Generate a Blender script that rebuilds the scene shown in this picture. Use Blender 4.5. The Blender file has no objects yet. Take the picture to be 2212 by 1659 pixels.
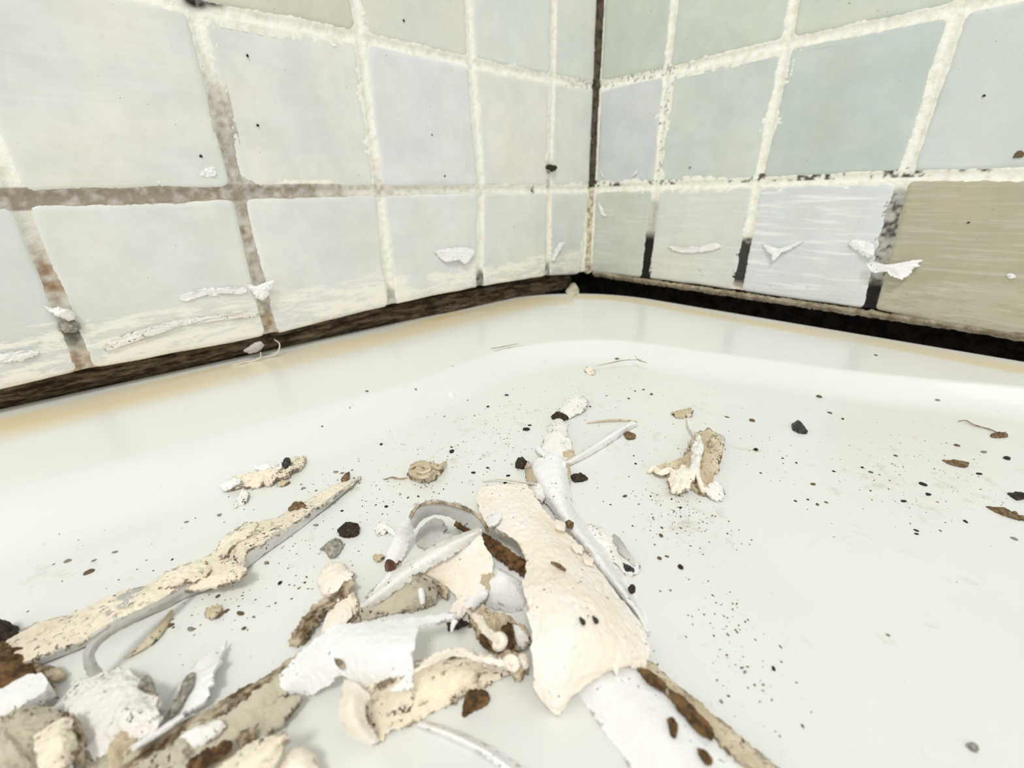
# Tiled shower corner with stripped sealant scraps lying on a white shower tray.
# All lengths below are millimetres on site (corner of the two walls = origin, z = first tile joint);
# S converts them to metres.
import bpy, math, random
import numpy as np
from mathutils import Vector, Matrix, noise as mnoise

S = 0.001
scene = bpy.context.scene
COL = scene.collection

# ------------------------------------------------------------------ camera, light, exposure
cam_data = bpy.data.cameras.new('camera')
cam = bpy.data.objects.new('camera', cam_data)
COL.objects.link(cam)
cam_data.sensor_width = 36.0
cam_data.lens = 15.617
cam_data.clip_start = 0.003
cam_data.clip_end = 50
RX = (0.737497, -0.675041, -0.020457)
RY = (-0.280773, -0.278920, -0.918352)
RZ = (0.614219, 0.683025, -0.395236)
cam.matrix_world = Matrix(((RX[0], -RY[0], -RZ[0], -223.48 * S), (RX[1], -RY[1], -RZ[1], -176.21 * S),
                           (RX[2], -RY[2], -RZ[2], -1.14 * S), (0, 0, 0, 1)))
cam_data.dof.use_dof = True
cam_data.dof.focus_distance = 0.098
cam_data.dof.aperture_fstop = 22.0
scene.camera = cam

world = bpy.data.worlds.new('room_light')
scene.world = world
world.use_nodes = True
world.node_tree.nodes['Background'].inputs['Color'].default_value = (1.0, 1.0, 0.985, 1)
world.node_tree.nodes['Background'].inputs['Strength'].default_value = 0.56

def area(name, loc, size, energy, color, aim):
    d = bpy.data.lights.new(name, 'AREA')
    d.shape = 'DISK'
    d.size = size
    d.energy = energy
    d.color = color
    o = bpy.data.objects.new(name, d)
    COL.objects.link(o)
    o.location = loc
    o.rotation_euler = (Vector(aim) - Vector(loc)).to_track_quat('-Z', 'Y').to_euler()
    return o
area('ceiling_lamp', (-0.85, -0.75, 1.5), 0.36, 8.5, (1.0, 0.985, 0.95), (-0.15, -0.1, -0.05))

vs = scene.view_settings
vs.view_transform = 'Standard'
vs.look = 'None'
vs.exposure = 0.6
vs.gamma = 1.0
vs.use_curve_mapping = False

# ------------------------------------------------------------------ numeric noise
def vnoise(p, seed=0):
    p = np.asarray(p, float)
    i = np.floor(p).astype(np.int64)
    f = p - i
    f = f * f * (3 - 2 * f)
    out = 0
    for dx in (0, 1):
        for dy in (0, 1):
            for dz in (0, 1):
                h = ((i[..., 0] + dx) * 374761393 + (i[..., 1] + dy) * 668265263 + (i[..., 2] + dz) * 2147483647 + seed * 144269) & 0xffffffff
                h = ((h ^ (h >> 13)) * 1274126177) & 0xffffffff
                h = (h ^ (h >> 16)) & 0xffff
                w = (f[..., 0] if dx else 1 - f[..., 0]) * (f[..., 1] if dy else 1 - f[..., 1]) * (f[..., 2] if dz else 1 - f[..., 2])
                out = out + w * (h / 32767.5 - 1)
    return out
def fbm(p, seed=0, octaves=3):
    p = np.asarray(p, float)
    a, s, o = 1.0, 0, 0
    for k in range(octaves):
        o = o + a * vnoise(p * 2 ** k + 17.3 * k, seed + k)
        s += a
        a *= 0.5
    return o / s
def sstep(a, b, x):
    t = np.clip((x - a) / (b - a), 0, 1)
    return t * t * (3 - 2 * t)

# ------------------------------------------------------------------ materials
def lin(r, g, b):
    f = lambda c: (c / 255 / 12.92) if c / 255 <= .04045 else ((c / 255 + .055) / 1.055) ** 2.4
    return (f(r), f(g), f(b), 1)

class NT:
    """small helper that writes a node tree"""
    def __init__(self, name):
        self.m = bpy.data.materials.new(name)
        self.m.use_nodes = True
        self.t = self.m.node_tree
        self.b = self.t.nodes['Principled BSDF']
    def n(self, kind, **kw):
        q = self.t.nodes.new(kind)
        for k, v in kw.items():
            setattr(q, k, v)
        return q
    def put(self, sock, v):
        if isinstance(v, bpy.types.NodeSocket):
            self.t.links.new(v, sock)
        else:
            sock.default_value = v
    def noise(self, vec, scale, detail=3, rough=.55):
        q = self.n('ShaderNodeTexNoise')
        self.put(q.inputs['Vector'], vec)
        q.inputs['Scale'].default_value = scale
        q.inputs['Detail'].default_value = detail
        q.inputs['Roughness'].default_value = rough
        return q.outputs['Fac']
    def ramp(self, v, a, b):
        q = self.n('ShaderNodeMapRange', interpolation_type='SMOOTHSTEP')
        self.put(q.inputs[0], v)
        self.put(q.inputs[1], a)
        self.put(q.inputs[2], b)
        return q.outputs[0]
    def math(self, op, a, b=0.0):
        q = self.n('ShaderNodeMath', operation=op)
        self.put(q.inputs[0], a)
        self.put(q.inputs[1], b)
        return q.outputs[0]
    def mix(self, f, a, b):
        q = self.n('ShaderNodeMix', data_type='RGBA')
        self.put(q.inputs[0], f)
        self.put(q.inputs[6], a)
        self.put(q.inputs[7], b)
        return q.outputs[2]
    def mul(self, a, b):
        q = self.n('ShaderNodeMix', data_type='RGBA', blend_type='MULTIPLY')
        q.inputs[0].default_value = 1
        self.put(q.inputs[6], a)
        self.put(q.inputs[7], b)
        return q.outputs[2]
    def scale(self, vec, s):
        q = self.n('ShaderNodeMapping')
        self.put(q.inputs['Vector'], vec)
        q.inputs['Scale'].default_value = s
        return q.outputs[0]
    def bump(self, h, strength, dist):
        q = self.n('ShaderNodeBump')
        q.inputs['Strength'].default_value = strength
        q.inputs['Distance'].default_value = dist
        self.put(q.inputs['Height'], h)
        self.t.links.new(q.outputs[0], self.b.inputs['Normal'])
    def pos(self):
        return self.n('ShaderNodeNewGeometry').outputs['Position']
    def obj(self):
        return self.n('ShaderNodeTexCoord').outputs['Object']
    def done(self, color, rough=.6, spec=.5, coat=0, sss=0):
        self.put(self.b.inputs['Base Color'], color)
        self.put(self.b.inputs['Roughness'], rough)
        self.b.inputs['Specular IOR Level'].default_value = spec
        self.b.inputs['Coat Weight'].default_value = coat
        self.b.inputs['Coat Roughness'].default_value = .12
        if sss:
            self.b.inputs['Subsurface Weight'].default_value = sss
            self.b.inputs['Subsurface Radius'].default_value = (.003, .0025, .002)
            self.b.inputs['Subsurface Scale'].default_value = 1.0
        return self.m

def sealant(name, base, second, dirt, amount, speck=.66, rough=.62, bump=.35, streak=None):
    """cured sealant: two soft tones, brown smears and fine dark specks"""
    k = NT(name)
    o = k.obj()
    c = k.mix(k.ramp(k.noise(o, 110, 2), .38, .66), base, second)
    sm = k.ramp(k.noise(k.scale(o, streak) if streak else o, 330, 5, .68), 0.74 - .3 * amount, 0.86 - .24 * amount)
    c = k.mix(k.math('MULTIPLY', sm, .75), c, dirt)
    rim = k.n('ShaderNodeAttribute', attribute_name='rim').outputs['Fac']      # torn rims carry old grime
    rr = k.ramp(k.math('ADD', k.noise(o, 520, 5, .7), k.math('MULTIPLY', rim, .12 + .14 * amount)), .64, .76)
    c = k.mix(k.math('MULTIPLY', k.math('MULTIPLY', rr, rim), .85), c, dirt)
    sp = k.ramp(k.noise(o, 1500, 2, .5), speck, speck + .05)
    gate = k.ramp(k.noise(o, 190, 2), .44, .6)
    c = k.mix(k.math('MULTIPLY', k.math('MULTIPLY', sp, gate), .9), c, (.045, .025, .012, 1))
    h = k.math('ADD', k.noise(o, 420, 5, .65), k.math('MULTIPLY', k.noise(o, 1900, 2), .25))
    k.bump(h, bump, .0006)
    return k.done(c, rough, .35)

def plain(name, a, b, scale=700, rough=.7, bump=.5, spec=.3):
    k = NT(name)
    o = k.obj()
    f = k.noise(o, scale, 5, .65)
    k.bump(f, bump, .0006)
    return k.done(k.mix(k.ramp(f, .36, .64), a, b), rough, spec)

BROWN = (.13, .075, .03, 1)
M = {}
M['cream'] = sealant('cream_sealant', lin(251, 240, 222), lin(253, 247, 237), (.34, .22, .12, 1), .2, .665, bump=.38)
M['cream_dirty'] = sealant('dirty_cream_sealant', lin(250, 240, 218), lin(240, 228, 206), (.17, .105, .055, 1), .62, .59, bump=.8)
M['white'] = sealant('white_sealant', lin(247, 246, 243), lin(250, 250, 249), (.35, .28, .2, 1), .1, .66, bump=.4)
M['white_soiled'] = sealant('soiled_white_sealant', lin(248, 246, 241), lin(242, 238, 231), (.24, .16, .09, 1), .42, .6, bump=.6)
M['grey'] = sealant('grey_sealant', lin(192, 189, 184), lin(214, 212, 207), (.25, .2, .15, 1), .25, .65)  # also carries the painted shade of the long strip's side
M['tan'] = sealant('tan_sealant', lin(205, 188, 158), lin(226, 213, 188), BROWN, .62, .6, .75, .6)
M['mottled'] = sealant('mottled_old_sealant', lin(208, 200, 178), lin(188, 180, 160), (.09, .06, .03, 1), .6, .6, .75, .6)  # also carries painted shade in grey_skin, mottled_underlayer and tail_shade
M['brown'] = plain('brown_rust_dirt_and_shade', (.055, .03, .012, 1), (.22, .12, .045, 1))
M['brown_mottled'] = plain('mottled_brown_edge', (.10, .055, .018, 1), (.62, .52, .38, 1), 420)  # also carries painted shade in chunk_shade and brown_gap_fill
M['dark'] = plain('dark_mould_grit', (.012, .009, .007, 1), (.07, .045, .025, 1), 1500, .6)
M['black'] = plain('black_grit', (.006, .006, .006, 1), (.05, .05, .045, 1), 1500, .35, .4, .5)
M['grit_brown'] = plain('brown_grit', (.10, .06, .03, 1), (.30, .2, .11, 1), 1500)
M['grit_grey'] = plain('grey_grit_and_shade', (.22, .2, .16, 1), (.5, .46, .4, 1), 1500)
M['hair'] = plain('hair_fibre', (.25, .19, .12, 1), (.5, .42, .3, 1))
M['pale_hair'] = plain('pale_fibre', (.68, .62, .5, 1), (.82, .78, .68, 1))
M['backing'] = plain('gap_dark_backing', (.003, .002, .0015, 1), (.012, .009, .006, 1), 260, .95, .5, .1)  # near black, holds the shade of the open gap in its colour
M['bed'] = None

k = NT('old_sealant_bed')                       # fibrous brown remains in the joint
o = k.pos()
f = k.noise(k.scale(o, (.25, 1, 1.6)), 420, 6, .7)
k.bump(f, .8, .001)
M['bed'] = k.done(k.mix(k.ramp(f, .38, .68), (.028, .018, .009, 1), (.24, .175, .115, 1)), .85, .2)

k = NT('glazed_stone_tile')                     # pale onyx mosaic; each tile brings its own colour
o = k.pos()
oi = k.n('ShaderNodeObjectInfo')
c = k.mul(oi.outputs['Color'], k.mix(k.ramp(k.noise(o, 42, 4, .6), .3, .72), (.93, .95, .97, 1), (1, .995, .965, 1)))
c = k.mul(c, k.mix(k.ramp(k.noise(o, 16, 2), .4, .65), (1, 1, 1, 1), (.95, .965, .96, 1)))
c = k.mul(c, k.mix(k.ramp(k.noise(o, 75, 6, .7), .3, .7), (.94, .94, .93, 1), (1.04, 1.04, 1.04, 1)))
vein = k.ramp(k.noise(o, 30, 5, .7), .68, .8)
c = k.mix(k.math('MULTIPLY', vein, .32), c, lin(178, 150, 118))
sxyz = k.n('ShaderNodeSeparateXYZ')
k.put(sxyz.inputs[0], o)
low = k.ramp(sxyz.outputs[2], -.027, -.036)     # sealant film left along the old bead line
film = k.noise(k.scale(o, (48, 48, 230)), 1, 9, .78)
film = k.ramp(k.math('ADD', film, k.math('MULTIPLY', low, .13)), .585, .66)
film = k.math('MULTIPLY', film, low)
film = k.math('MULTIPLY', film, k.ramp(sxyz.outputs[0], .004, -.012))
c = k.mix(k.math('MULTIPLY', film, .85), c, lin(252, 249, 238))
streak = k.ramp(k.noise(k.scale(o, (38, 38, 620)), 1, 5, .6), .50, .64)      # wiped sealant streaks on the tiles that carry them
c = k.mix(k.math('MULTIPLY', streak, k.math('SUBTRACT', 1.0, oi.outputs['Alpha'])), c, lin(250, 250, 247))
grim = k.math('MULTIPLY', k.ramp(k.noise(k.scale(o, (160, 160, 420)), 1, 5, .7), .60, .74), k.ramp(sxyz.outputs[2], -.032, -.041))
c = k.mix(k.math('MULTIPLY', grim, .6), c, lin(150, 128, 92))
fleck = k.ramp(k.noise(o, 900, 1), .775, .80)
c = k.mix(k.math('MULTIPLY', fleck, .6), c, (.12, .09, .06, 1))
k.bump(k.noise(o, 300, 4, .6), .10, .0006)
M['tile'] = k.done(c, k.ramp(film, -.42, 1.4), .45, .25)

def vertex_painted(name, rough, bump_scale, bump, coat, grime):
    k = NT(name)
    o = k.pos()
    a = k.n('ShaderNodeAttribute', attribute_name='tone')
    c = a.outputs['Color']
    if grime:                                   # fine mould specks where the dirt has gathered
        dens = a.outputs['Alpha']
        q = k.noise(o, 1350, 3, .6)
        thr = k.math('SUBTRACT', .83, k.math('MULTIPLY', dens, .22))
        sp = k.ramp(k.math('SUBTRACT', q, thr), 0, .05)
        c = k.mix(k.math('MULTIPLY', sp, .8), c, (.10, .065, .035, 1))
        sm = k.ramp(k.math('ADD', k.noise(k.scale(o, (1, 1, 1)), 240, 5, .65), k.math('MULTIPLY', dens, .16)), .64, .80)
        c = k.mix(k.math('MULTIPLY', sm, .30), c, lin(190, 172, 150))
    k.bump(k.noise(o, bump_scale, 4, .6), bump, .0005)
    return k.done(c, rough, .5, coat)
M['tray'] = vertex_painted('white_acrylic', .34, 60, .04, .35, True)
M['grout'] = vertex_painted('cement_grout', .9, 1300, .55, 0, False)

# ------------------------------------------------------------------ objects
rng = random.Random(7)
WORLD = {}
def link(name, mesh, mat, loc, parent=None, color=None):
    o = bpy.data.objects.new(name, mesh)
    COL.objects.link(o)
    loc = np.array(loc, float)
    if parent is not None:
        o.parent = parent
        o.location = (loc - WORLD[parent.name]) * S
    else:
        o.location = loc * S
    WORLD[o.name] = loc
    if mat is not None and not mesh.materials:
        mesh.materials.append(mat)
    if color:
        o.color = color
    return o
def mk(name, verts, faces, mat, parent=None, smooth=True, origin=None, color=None):
    verts = np.asarray(verts, float)
    if origin is None:
        origin = np.array([(verts[:, 0].min() + verts[:, 0].max()) / 2, (verts[:, 1].min() + verts[:, 1].max()) / 2, verts[:, 2].min()])
    me = bpy.data.meshes.new(name)
    me.from_pydata(((verts - origin) * S).tolist(), [], faces)
    me.validate()
    if smooth:
        me.polygons.foreach_set('use_smooth', [True] * len(me.polygons))
        me.set_sharp_from_angle(angle=.85)
    me.update()
    return link(name, me, mat, origin, parent, color)
def tag(o, label=None, cat=None, group=None, kind=None):
    if label: o['label'] = label
    if cat: o['category'] = cat
    if group: o['group'] = group
    if kind: o['kind'] = kind
    return o
def empty(name, loc):
    o = bpy.data.objects.new(name, None)
    o.empty_display_size = .005
    COL.objects.link(o)
    o.location = np.array(loc, float) * S
    WORLD[o.name] = np.array(loc, float)
    return o

def resample(pts, n):
    """Catmull-Rom through pts, n samples evenly by length"""
    p = np.array(pts, float)
    if len(p) == 2:
        t = np.linspace(0, 1, n)[:, None]
        return p[0] * (1 - t) + p[1] * t
    q = np.vstack([2 * p[0] - p[1], p, 2 * p[-1] - p[-2]])
    d = []
    for i in range(1, len(q) - 2):
        t = np.linspace(0, 1, 16, endpoint=False)[:, None]
        a, b, c, e = q[i - 1], q[i], q[i + 1], q[i + 2]
        d.append(.5 * (2 * b + (c - a) * t + (2 * a - 5 * b + 4 * c - e) * t ** 2 + (3 * b - a - 3 * c + e) * t ** 3))
    d = np.vstack(d + [p[-1:]])
    s = np.r_[0, np.cumsum(np.linalg.norm(np.diff(d, axis=0), axis=1))]
    u = np.linspace(0, s[-1], n)
    return np.stack([np.interp(u, s, d[:, j]) for j in range(3)], 1)

def solid_grid(G, N, t):
    nv, nu = G.shape[:2]
    top, bot = G.reshape(-1, 3), (G - N * t).reshape(-1, 3)
    V = np.vstack([top, bot])
    off = nv * nu
    F = []
    for j in range(nv - 1):
        for i in range(nu - 1):
            a = j * nu + i
            F.append((a, a + 1, a + nu + 1, a + nu))
            F.append((off + a, off + a + nu, off + a + nu + 1, off + a + 1))
    rim = [j * nu for j in range(nv)][::-1] + list(range(1, nu)) + [j * nu + nu - 1 for j in range(1, nv)] + [(nv - 1) * nu + i for i in range(nu - 2, -1, -1)]
    rim = rim[:-1] if rim[0] == rim[-1] else rim
    for a, b in zip(rim, rim[1:] + rim[:1]):
        F.append((b, a, off + a, off + b))
    return V, F
def grid_normals(G, up):
    du = np.gradient(G, axis=1)
    dv = np.gradient(G, axis=0)
    n = np.cross(du, dv)
    n /= np.linalg.norm(n, axis=2, keepdims=True) + 1e-9
    if (n @ np.array(up, float)).mean() < 0:
        n = -n
    return n
def sheet(name, rows, mat, t=.5, nu=44, nv=16, ragged=.5, wrinkle=.3, seed=1, parent=None, up=(0, 0, 1), ends=True, wf=.22, floor=-59.9):
    """torn skin lofted through measured lines"""
    nu = int(nu * 1.6)
    R = [resample(r, nu) for r in rows]
    G = np.stack([resample([r[i] for r in R], nv) for i in range(nu)], 1)
    span = max(np.linalg.norm(G[-1, nu // 2] - G[0, nu // 2]), .5)
    rg = min(ragged, span * .22)
    for e, s in ((0, 1), (nv - 1, -1)):
        d = G[e] - G[e + s]
        d /= np.linalg.norm(d, axis=1, keepdims=True) + 1e-9
        q = rg * (fbm(G[e] * .55, seed + e, 3) * 1.1 + .6 * vnoise(G[e] * 2.3, seed + 5) + .4 * vnoise(G[e] * 5.5, seed + 7))
        for m in range(3):
            G[e + s * m] += d * (q * (1, .55, .2)[m])[:, None]
    if ends:
        for e, s in ((0, 1), (nu - 1, -1)):
            d = G[:, e] - G[:, e + s]
            d /= np.linalg.norm(d, axis=1, keepdims=True) + 1e-9
            q = ragged * (fbm(G[:, e] * .6, seed + 30 + e, 3) * 1.2)
            for m in range(3):
                G[:, e + s * m] += d * (q * (1, .6, .25)[m])[:, None]
    N = grid_normals(G, up)
    w = fbm(G * wf, seed + 9, 5) + .3 * vnoise(G * 1.6, seed + 3) + .12 * vnoise(G * 4, seed + 13)
    G = G + N * (w * wrinkle)[..., None]
    if floor is not None:
        G[..., 2] = np.maximum(G[..., 2], floor + .15)
    N = grid_normals(G, up)
    V, F = solid_grid(G, N, t)
    if floor is not None:
        V[:, 2] = np.maximum(V[:, 2], floor - .05)
    o = mk(name, V, F, mat, parent)
    jj, ii = np.meshgrid(np.minimum(np.arange(nv), np.arange(nv)[::-1]), np.minimum(np.arange(nu), np.arange(nu)[::-1]), indexing='ij')
    gap = np.minimum(jj * span / nv, (ii * np.linalg.norm(np.diff(G[nv // 2], axis=0), axis=1).sum() / nu) if ends else 99)
    rim_paint(o, np.tile(np.exp(-gap.ravel() / .55), 2))
    return o
def rim_paint(o, w):
    at = o.data.attributes.new('rim', 'FLOAT', 'POINT')
    at.data.foreach_set('value', np.asarray(w, np.float32))
def flake(name, outline, mat, t=.4, dome=.5, n=128, rings=9, ragged=.45, wrinkle=.25, seed=1, parent=None, up=(0, 0, 1), floor=-59.9, wf=.35, curl=0):
    """torn flake: closed outline filled by rings, domed and wrinkled"""
    o = resample(list(outline) + [outline[0]], n + 1)[:-1]
    up = np.array(up, float)
    up /= np.linalg.norm(up)
    c = o.mean(0)
    d = o - c
    ln = np.linalg.norm(d, axis=1, keepdims=True)
    q = fbm(o * .7, seed, 4) + .6 * vnoise(o * 2.6, seed + 4) + .35 * vnoise(o * 6, seed + 6)
    o = o + d / ln * (q * min(ragged, ln.mean() * .2))[:, None]
    V = []
    for k in range(rings):
        f = 1 - k / rings
        V.append(c + (o - c) * f + up * dome * (1 - f * f) + up * curl * f ** 6 * (fbm(o * .15, seed + 8, 2)[:, None]))
    V = np.vstack(V + [(c + up * dome)[None]])
    w = fbm(V * wf, seed + 9, 5) + .35 * vnoise(V * 1.7, seed + 2) + .15 * vnoise(V * 4, seed + 12)
    V = V + up * (w * wrinkle)[:, None]
    if floor is not None:
        V[:, 2] = np.maximum(V[:, 2], floor + .12)
    B = V - up * t
    if floor is not None:
        B[:, 2] = np.maximum(B[:, 2], floor - .05)
    m = len(V)
    F = []
    for s in (0, m):
        for k in range(rings - 1):
            for i in range(n):
                a, b = k * n + i, k * n + (i + 1) % n
                f = (s + a, s + b, s + b + n, s + a + n)
                F.append(f if not s else f[::-1])
        for i in range(n):
            f = (s + (rings - 1) * n + i, s + (rings - 1) * n + (i + 1) % n, s + m - 1)
            F.append(f if not s else f[::-1])
    for i in range(n):
        j = (i + 1) % n
        F.append((j, i, m + i, m + j))
    ob = mk(name, np.vstack([V, B]), F, mat, parent)
    gap = np.r_[np.repeat(np.arange(rings) / rings, n), 1.0] * ln.mean()
    rim_paint(ob, np.tile(np.exp(-gap / .45), 2))
    return ob
def tube(name, pts, r, mat, taper=(1, 1), sides=7, n=None, parent=None, wob=.0, flat=1.0, seed=3, up=(0, 0, 1)):
    n = n or max(8, 6 * len(pts))
    P = resample(pts, n)
    T = np.gradient(P, axis=0)
    T /= np.linalg.norm(T, axis=1, keepdims=True) + 1e-9
    A = np.cross(T, np.array(up, float))
    A /= np.linalg.norm(A, axis=1, keepdims=True) + 1e-9
    B = np.cross(A, T)
    rr = r * np.interp(np.linspace(0, 1, n), np.linspace(0, 1, len(taper)), taper)
    V = []
    for k in range(sides):
        a = 2 * math.pi * k / sides
        q = 1 + wob * fbm(P * .8 + k * 3.1, seed, 2)
        V.append(P + (A * math.cos(a) + B * math.sin(a) * flat) * (rr * q)[:, None])
    V = np.stack(V, 1).reshape(-1, 3)
    F = []
    for i in range(n - 1):
        for k in range(sides):
            a, b = i * sides + k, i * sides + (k + 1) % sides
            F.append((a, b, b + sides, a + sides))
    F.append(tuple(range(sides))[::-1])
    F.append(tuple((n - 1) * sides + k for k in range(sides)))
    return mk(name, V, F, mat, parent)

def rock_mesh(name, mat, seed, sub=2, amp=.35):
    import bmesh
    bm = bmesh.new()
    bmesh.ops.create_icosphere(bm, subdivisions=sub, radius=1)
    co = np.array([v.co[:] for v in bm.verts])
    d = 1 + amp * fbm(co * 1.1 + seed * 3.7, seed, 3) * 1.4
    for v, q in zip(bm.verts, d):
        v.co *= float(q)
        if v.co.z < -.55:
            v.co.z = -.55
    me = bpy.data.meshes.new(name)
    bm.to_mesh(me)
    bm.free()
    me.materials.append(mat)
    return me

# ------------------------------------------------------------------ the two walls
def box(name, lo, hi, mat, parent=None, origin=None):
    x0, y0, z0 = lo
    x1, y1, z1 = hi
    V = [(x, y, z) for z in (z0, z1) for y in (y0, y1) for x in (x0, x1)]
    F = [(0, 2, 3, 1), (4, 5, 7, 6), (0, 1, 5, 4), (2, 6, 7, 3), (0, 4, 6, 2), (1, 3, 7, 5)]
    return mk(name, V, F, mat, parent, smooth=False, origin=origin)
wall_left = tag(box('wall_left', (-420, 9, -110), (60, 40, 420), M['backing'], origin=(0, 0, 0)), kind='structure')
wall_right = tag(box('wall_right', (13, -420, -110), (44, 8.9, 420), M['backing'], origin=(0, 0, 0)), kind='structure')

def left(s, z, o=0.0):      # s runs away from the corner (negative), o stands proud of the tile face
    return np.stack(np.broadcast_arrays(np.asarray(s, float), -np.asarray(o, float), np.asarray(z, float)), -1)
def right(s, z, o=0.0):
    return np.stack(np.broadcast_arrays(-np.asarray(o, float), np.asarray(s, float), np.asarray(z, float)), -1)

NODE_L = {(0,-1):(-6.2,-47.7),(0,0):(0.0,0.0),(0,1):(0.0,50.0),(0,2):(0.0,100.0),(0,3):(0.0,150.0),(0,4):(0.0,200.0),(1,-1):(-35.9,-45.0),(1,0):(-35.2,0.1),(1,1):(-33.5,49.6),(1,2):(-33.5,100.0),(1,3):(-33.5,150.0),(1,4):(-33.5,200.0),(2,-1):(-84.8,-43.9),(2,0):(-81.4,0.6),(2,1):(-83.9,49.2),(2,2):(-83.5,100.0),(2,3):(-83.5,150.0),(2,4):(-83.5,200.0),(3,-1):(-134.1,-44.7),(3,0):(-133.2,0.7),(3,1):(-133.0,50.0),(3,2):(-133.5,100.0),(3,3):(-133.5,150.0),(3,4):(-133.5,200.0),(4,-1):(-183.4,-47.4),(4,0):(-183.1,0.8),(4,1):(-183.0,49.0),(4,2):(-183.5,100.0),(4,3):(-183.5,150.0),(4,4):(-183.5,200.0),(5,-1):(-234.4,-46.9),(5,0):(-233.8,-0.0),(5,1):(-233.5,50.0),(5,2):(-233.5,100.0),(5,3):(-233.5,150.0),(5,4):(-233.5,200.0),(6,-1):(-283.5,-49.0),(6,0):(-283.5,0.0),(6,1):(-283.5,50.0),(6,2):(-283.5,100.0),(6,3):(-283.5,150.0),(6,4):(-283.5,200.0),(7,-1):(-333.5,-49.0),(7,0):(-333.5,0.0),(7,1):(-333.5,50.0),(7,2):(-333.5,100.0),(7,3):(-333.5,150.0),(7,4):(-333.5,200.0)}
NODE_R = {(0,-1):(0.0,-47.5),(0,0):(0.0,0.0),(0,1):(0.0,50.0),(0,2):(0.0,100.0),(0,3):(0.0,150.0),(0,4):(0.0,200.0),(1,-1):(-39.9,-46.2),(1,0):(-41.8,0.7),(1,1):(-41.7,49.7),(1,2):(-42.2,100.0),(1,3):(-42.2,150.0),(1,4):(-42.2,200.0),(2,-1):(-91.1,-46.5),(2,0):(-91.7,0.8),(2,1):(-93.2,50.3),(2,2):(-92.2,100.0),(2,3):(-92.2,150.0),(2,4):(-92.2,200.0),(3,-1):(-142.9,-46.9),(3,0):(-141.5,1.6),(3,1):(-142.9,49.4),(3,2):(-142.2,100.0),(3,3):(-142.2,150.0),(3,4):(-142.2,200.0),(4,-1):(-192.2,-50.5),(4,0):(-192.2,0.0),(4,1):(-192.2,50.0),(4,2):(-192.2,100.0),(4,3):(-192.2,150.0),(4,4):(-192.2,200.0),(5,-1):(-242.2,-50.5),(5,0):(-242.2,0.0),(5,1):(-242.2,50.0),(5,2):(-242.2,100.0),(5,3):(-242.2,150.0),(5,4):(-242.2,200.0),(6,-1):(-292.2,-50.5),(6,0):(-292.2,0.0),(6,1):(-292.2,50.0),(6,2):(-292.2,100.0),(6,3):(-292.2,150.0),(6,4):(-292.2,200.0),(7,-1):(-342.2,-50.5),(7,0):(-342.2,0.0),(7,1):(-342.2,50.0),(7,2):(-342.2,100.0),(7,3):(-342.2,150.0),(7,4):(-342.2,200.0)}

def tile_solid(q, place, inset, low, rnd, seed):
    """rounded, pillowed tile: q = four joint crossings (s, z)"""
    r = random.Random(seed)
    c = np.mean(q, 0)
    q = np.array(q, float)
    out = []
    E = [(q[1] - q[0]), (q[2] - q[1]), (q[3] - q[2]), (q[0] - q[3])]
    nrm = [np.array([-e[1], e[0]]) / np.linalg.norm(e) for e in E]
    nrm = [n if n @ (c - q[i]) > 0 else -n for i, n in enumerate(nrm)]
    ins = [low, inset + r.uniform(-.25, .25), inset + r.uniform(-.25, .25), inset + r.uniform(-.25, .25)]
    P = []
    for i in range(4):      # inset corner = meeting of the two neighbouring moved edges
        a, b = (i - 1) % 4, i
        A = np.array([nrm[a], nrm[b]])
        P.append(np.linalg.solve(A, [nrm[a] @ q[i] + ins[a], nrm[b] @ q[i] + ins[b]]))
    K = 6
    def ring(extra):
        pts = []
        for i in range(4):
            p, a, b = P[i], P[i - 1], P[(i + 1) % 4]
            da, db = (a - p) / np.linalg.norm(a - p), (b - p) / np.linalg.norm(b - p)
            rr = rnd * (.8 if i > 1 or low > 0 else .9)
            p0, p1 = p + da * rr, p + db * rr
            for k in range(K):
                t = k / (K - 1)
                pts.append(p0 * (1 - t) ** 2 + 2 * p * t * (1 - t) + p1 * t * t)
            for k in (1, 2, 3, 4):
                e = P[(i + 1) % 4]
                f0, f1 = p1, e + (p - e) / np.linalg.norm(p - e) * rr
                pts.append(f0 + (f1 - f0) * k / 5)
        pts = np.array(pts)
        d = c - pts
        d /= np.linalg.norm(d, axis=1, keepdims=True)
        wob = vnoise(np.c_[pts * .45, np.full(len(pts), seed)], seed) * .28
        return pts + d * (extra + wob)[:, None]
    tx, tz = r.uniform(-.003, .003), r.uniform(-.003, .003)
    lift = r.uniform(-.15, .2)
    V = []
    for ex, o in ((2.6, .0), (1.5, -.03), (.8, -.16), (.3, -.42), (0, -.9), (-.1, -7.6)):
        p = ring(ex)
        w = vnoise(np.c_[p * .12, np.full(len(p), seed + 2)], seed) * .1 if o > -.1 else 0
        V.append(place(p[:, 0], p[:, 1], o + lift + w + (p[:, 0] - c[0]) * tx + (p[:, 1] - c[1]) * tz if o > -5 else o))
    n = len(V[0])
    V = np.vstack(V)
    F = [tuple(range(n))]
    for k in range(5):
        for i in range(n):
            j = (i + 1) % n
            F.append((k * n + j, k * n + i, (k + 1) * n + i, (k + 1) * n + j))
    return V, F

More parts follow.
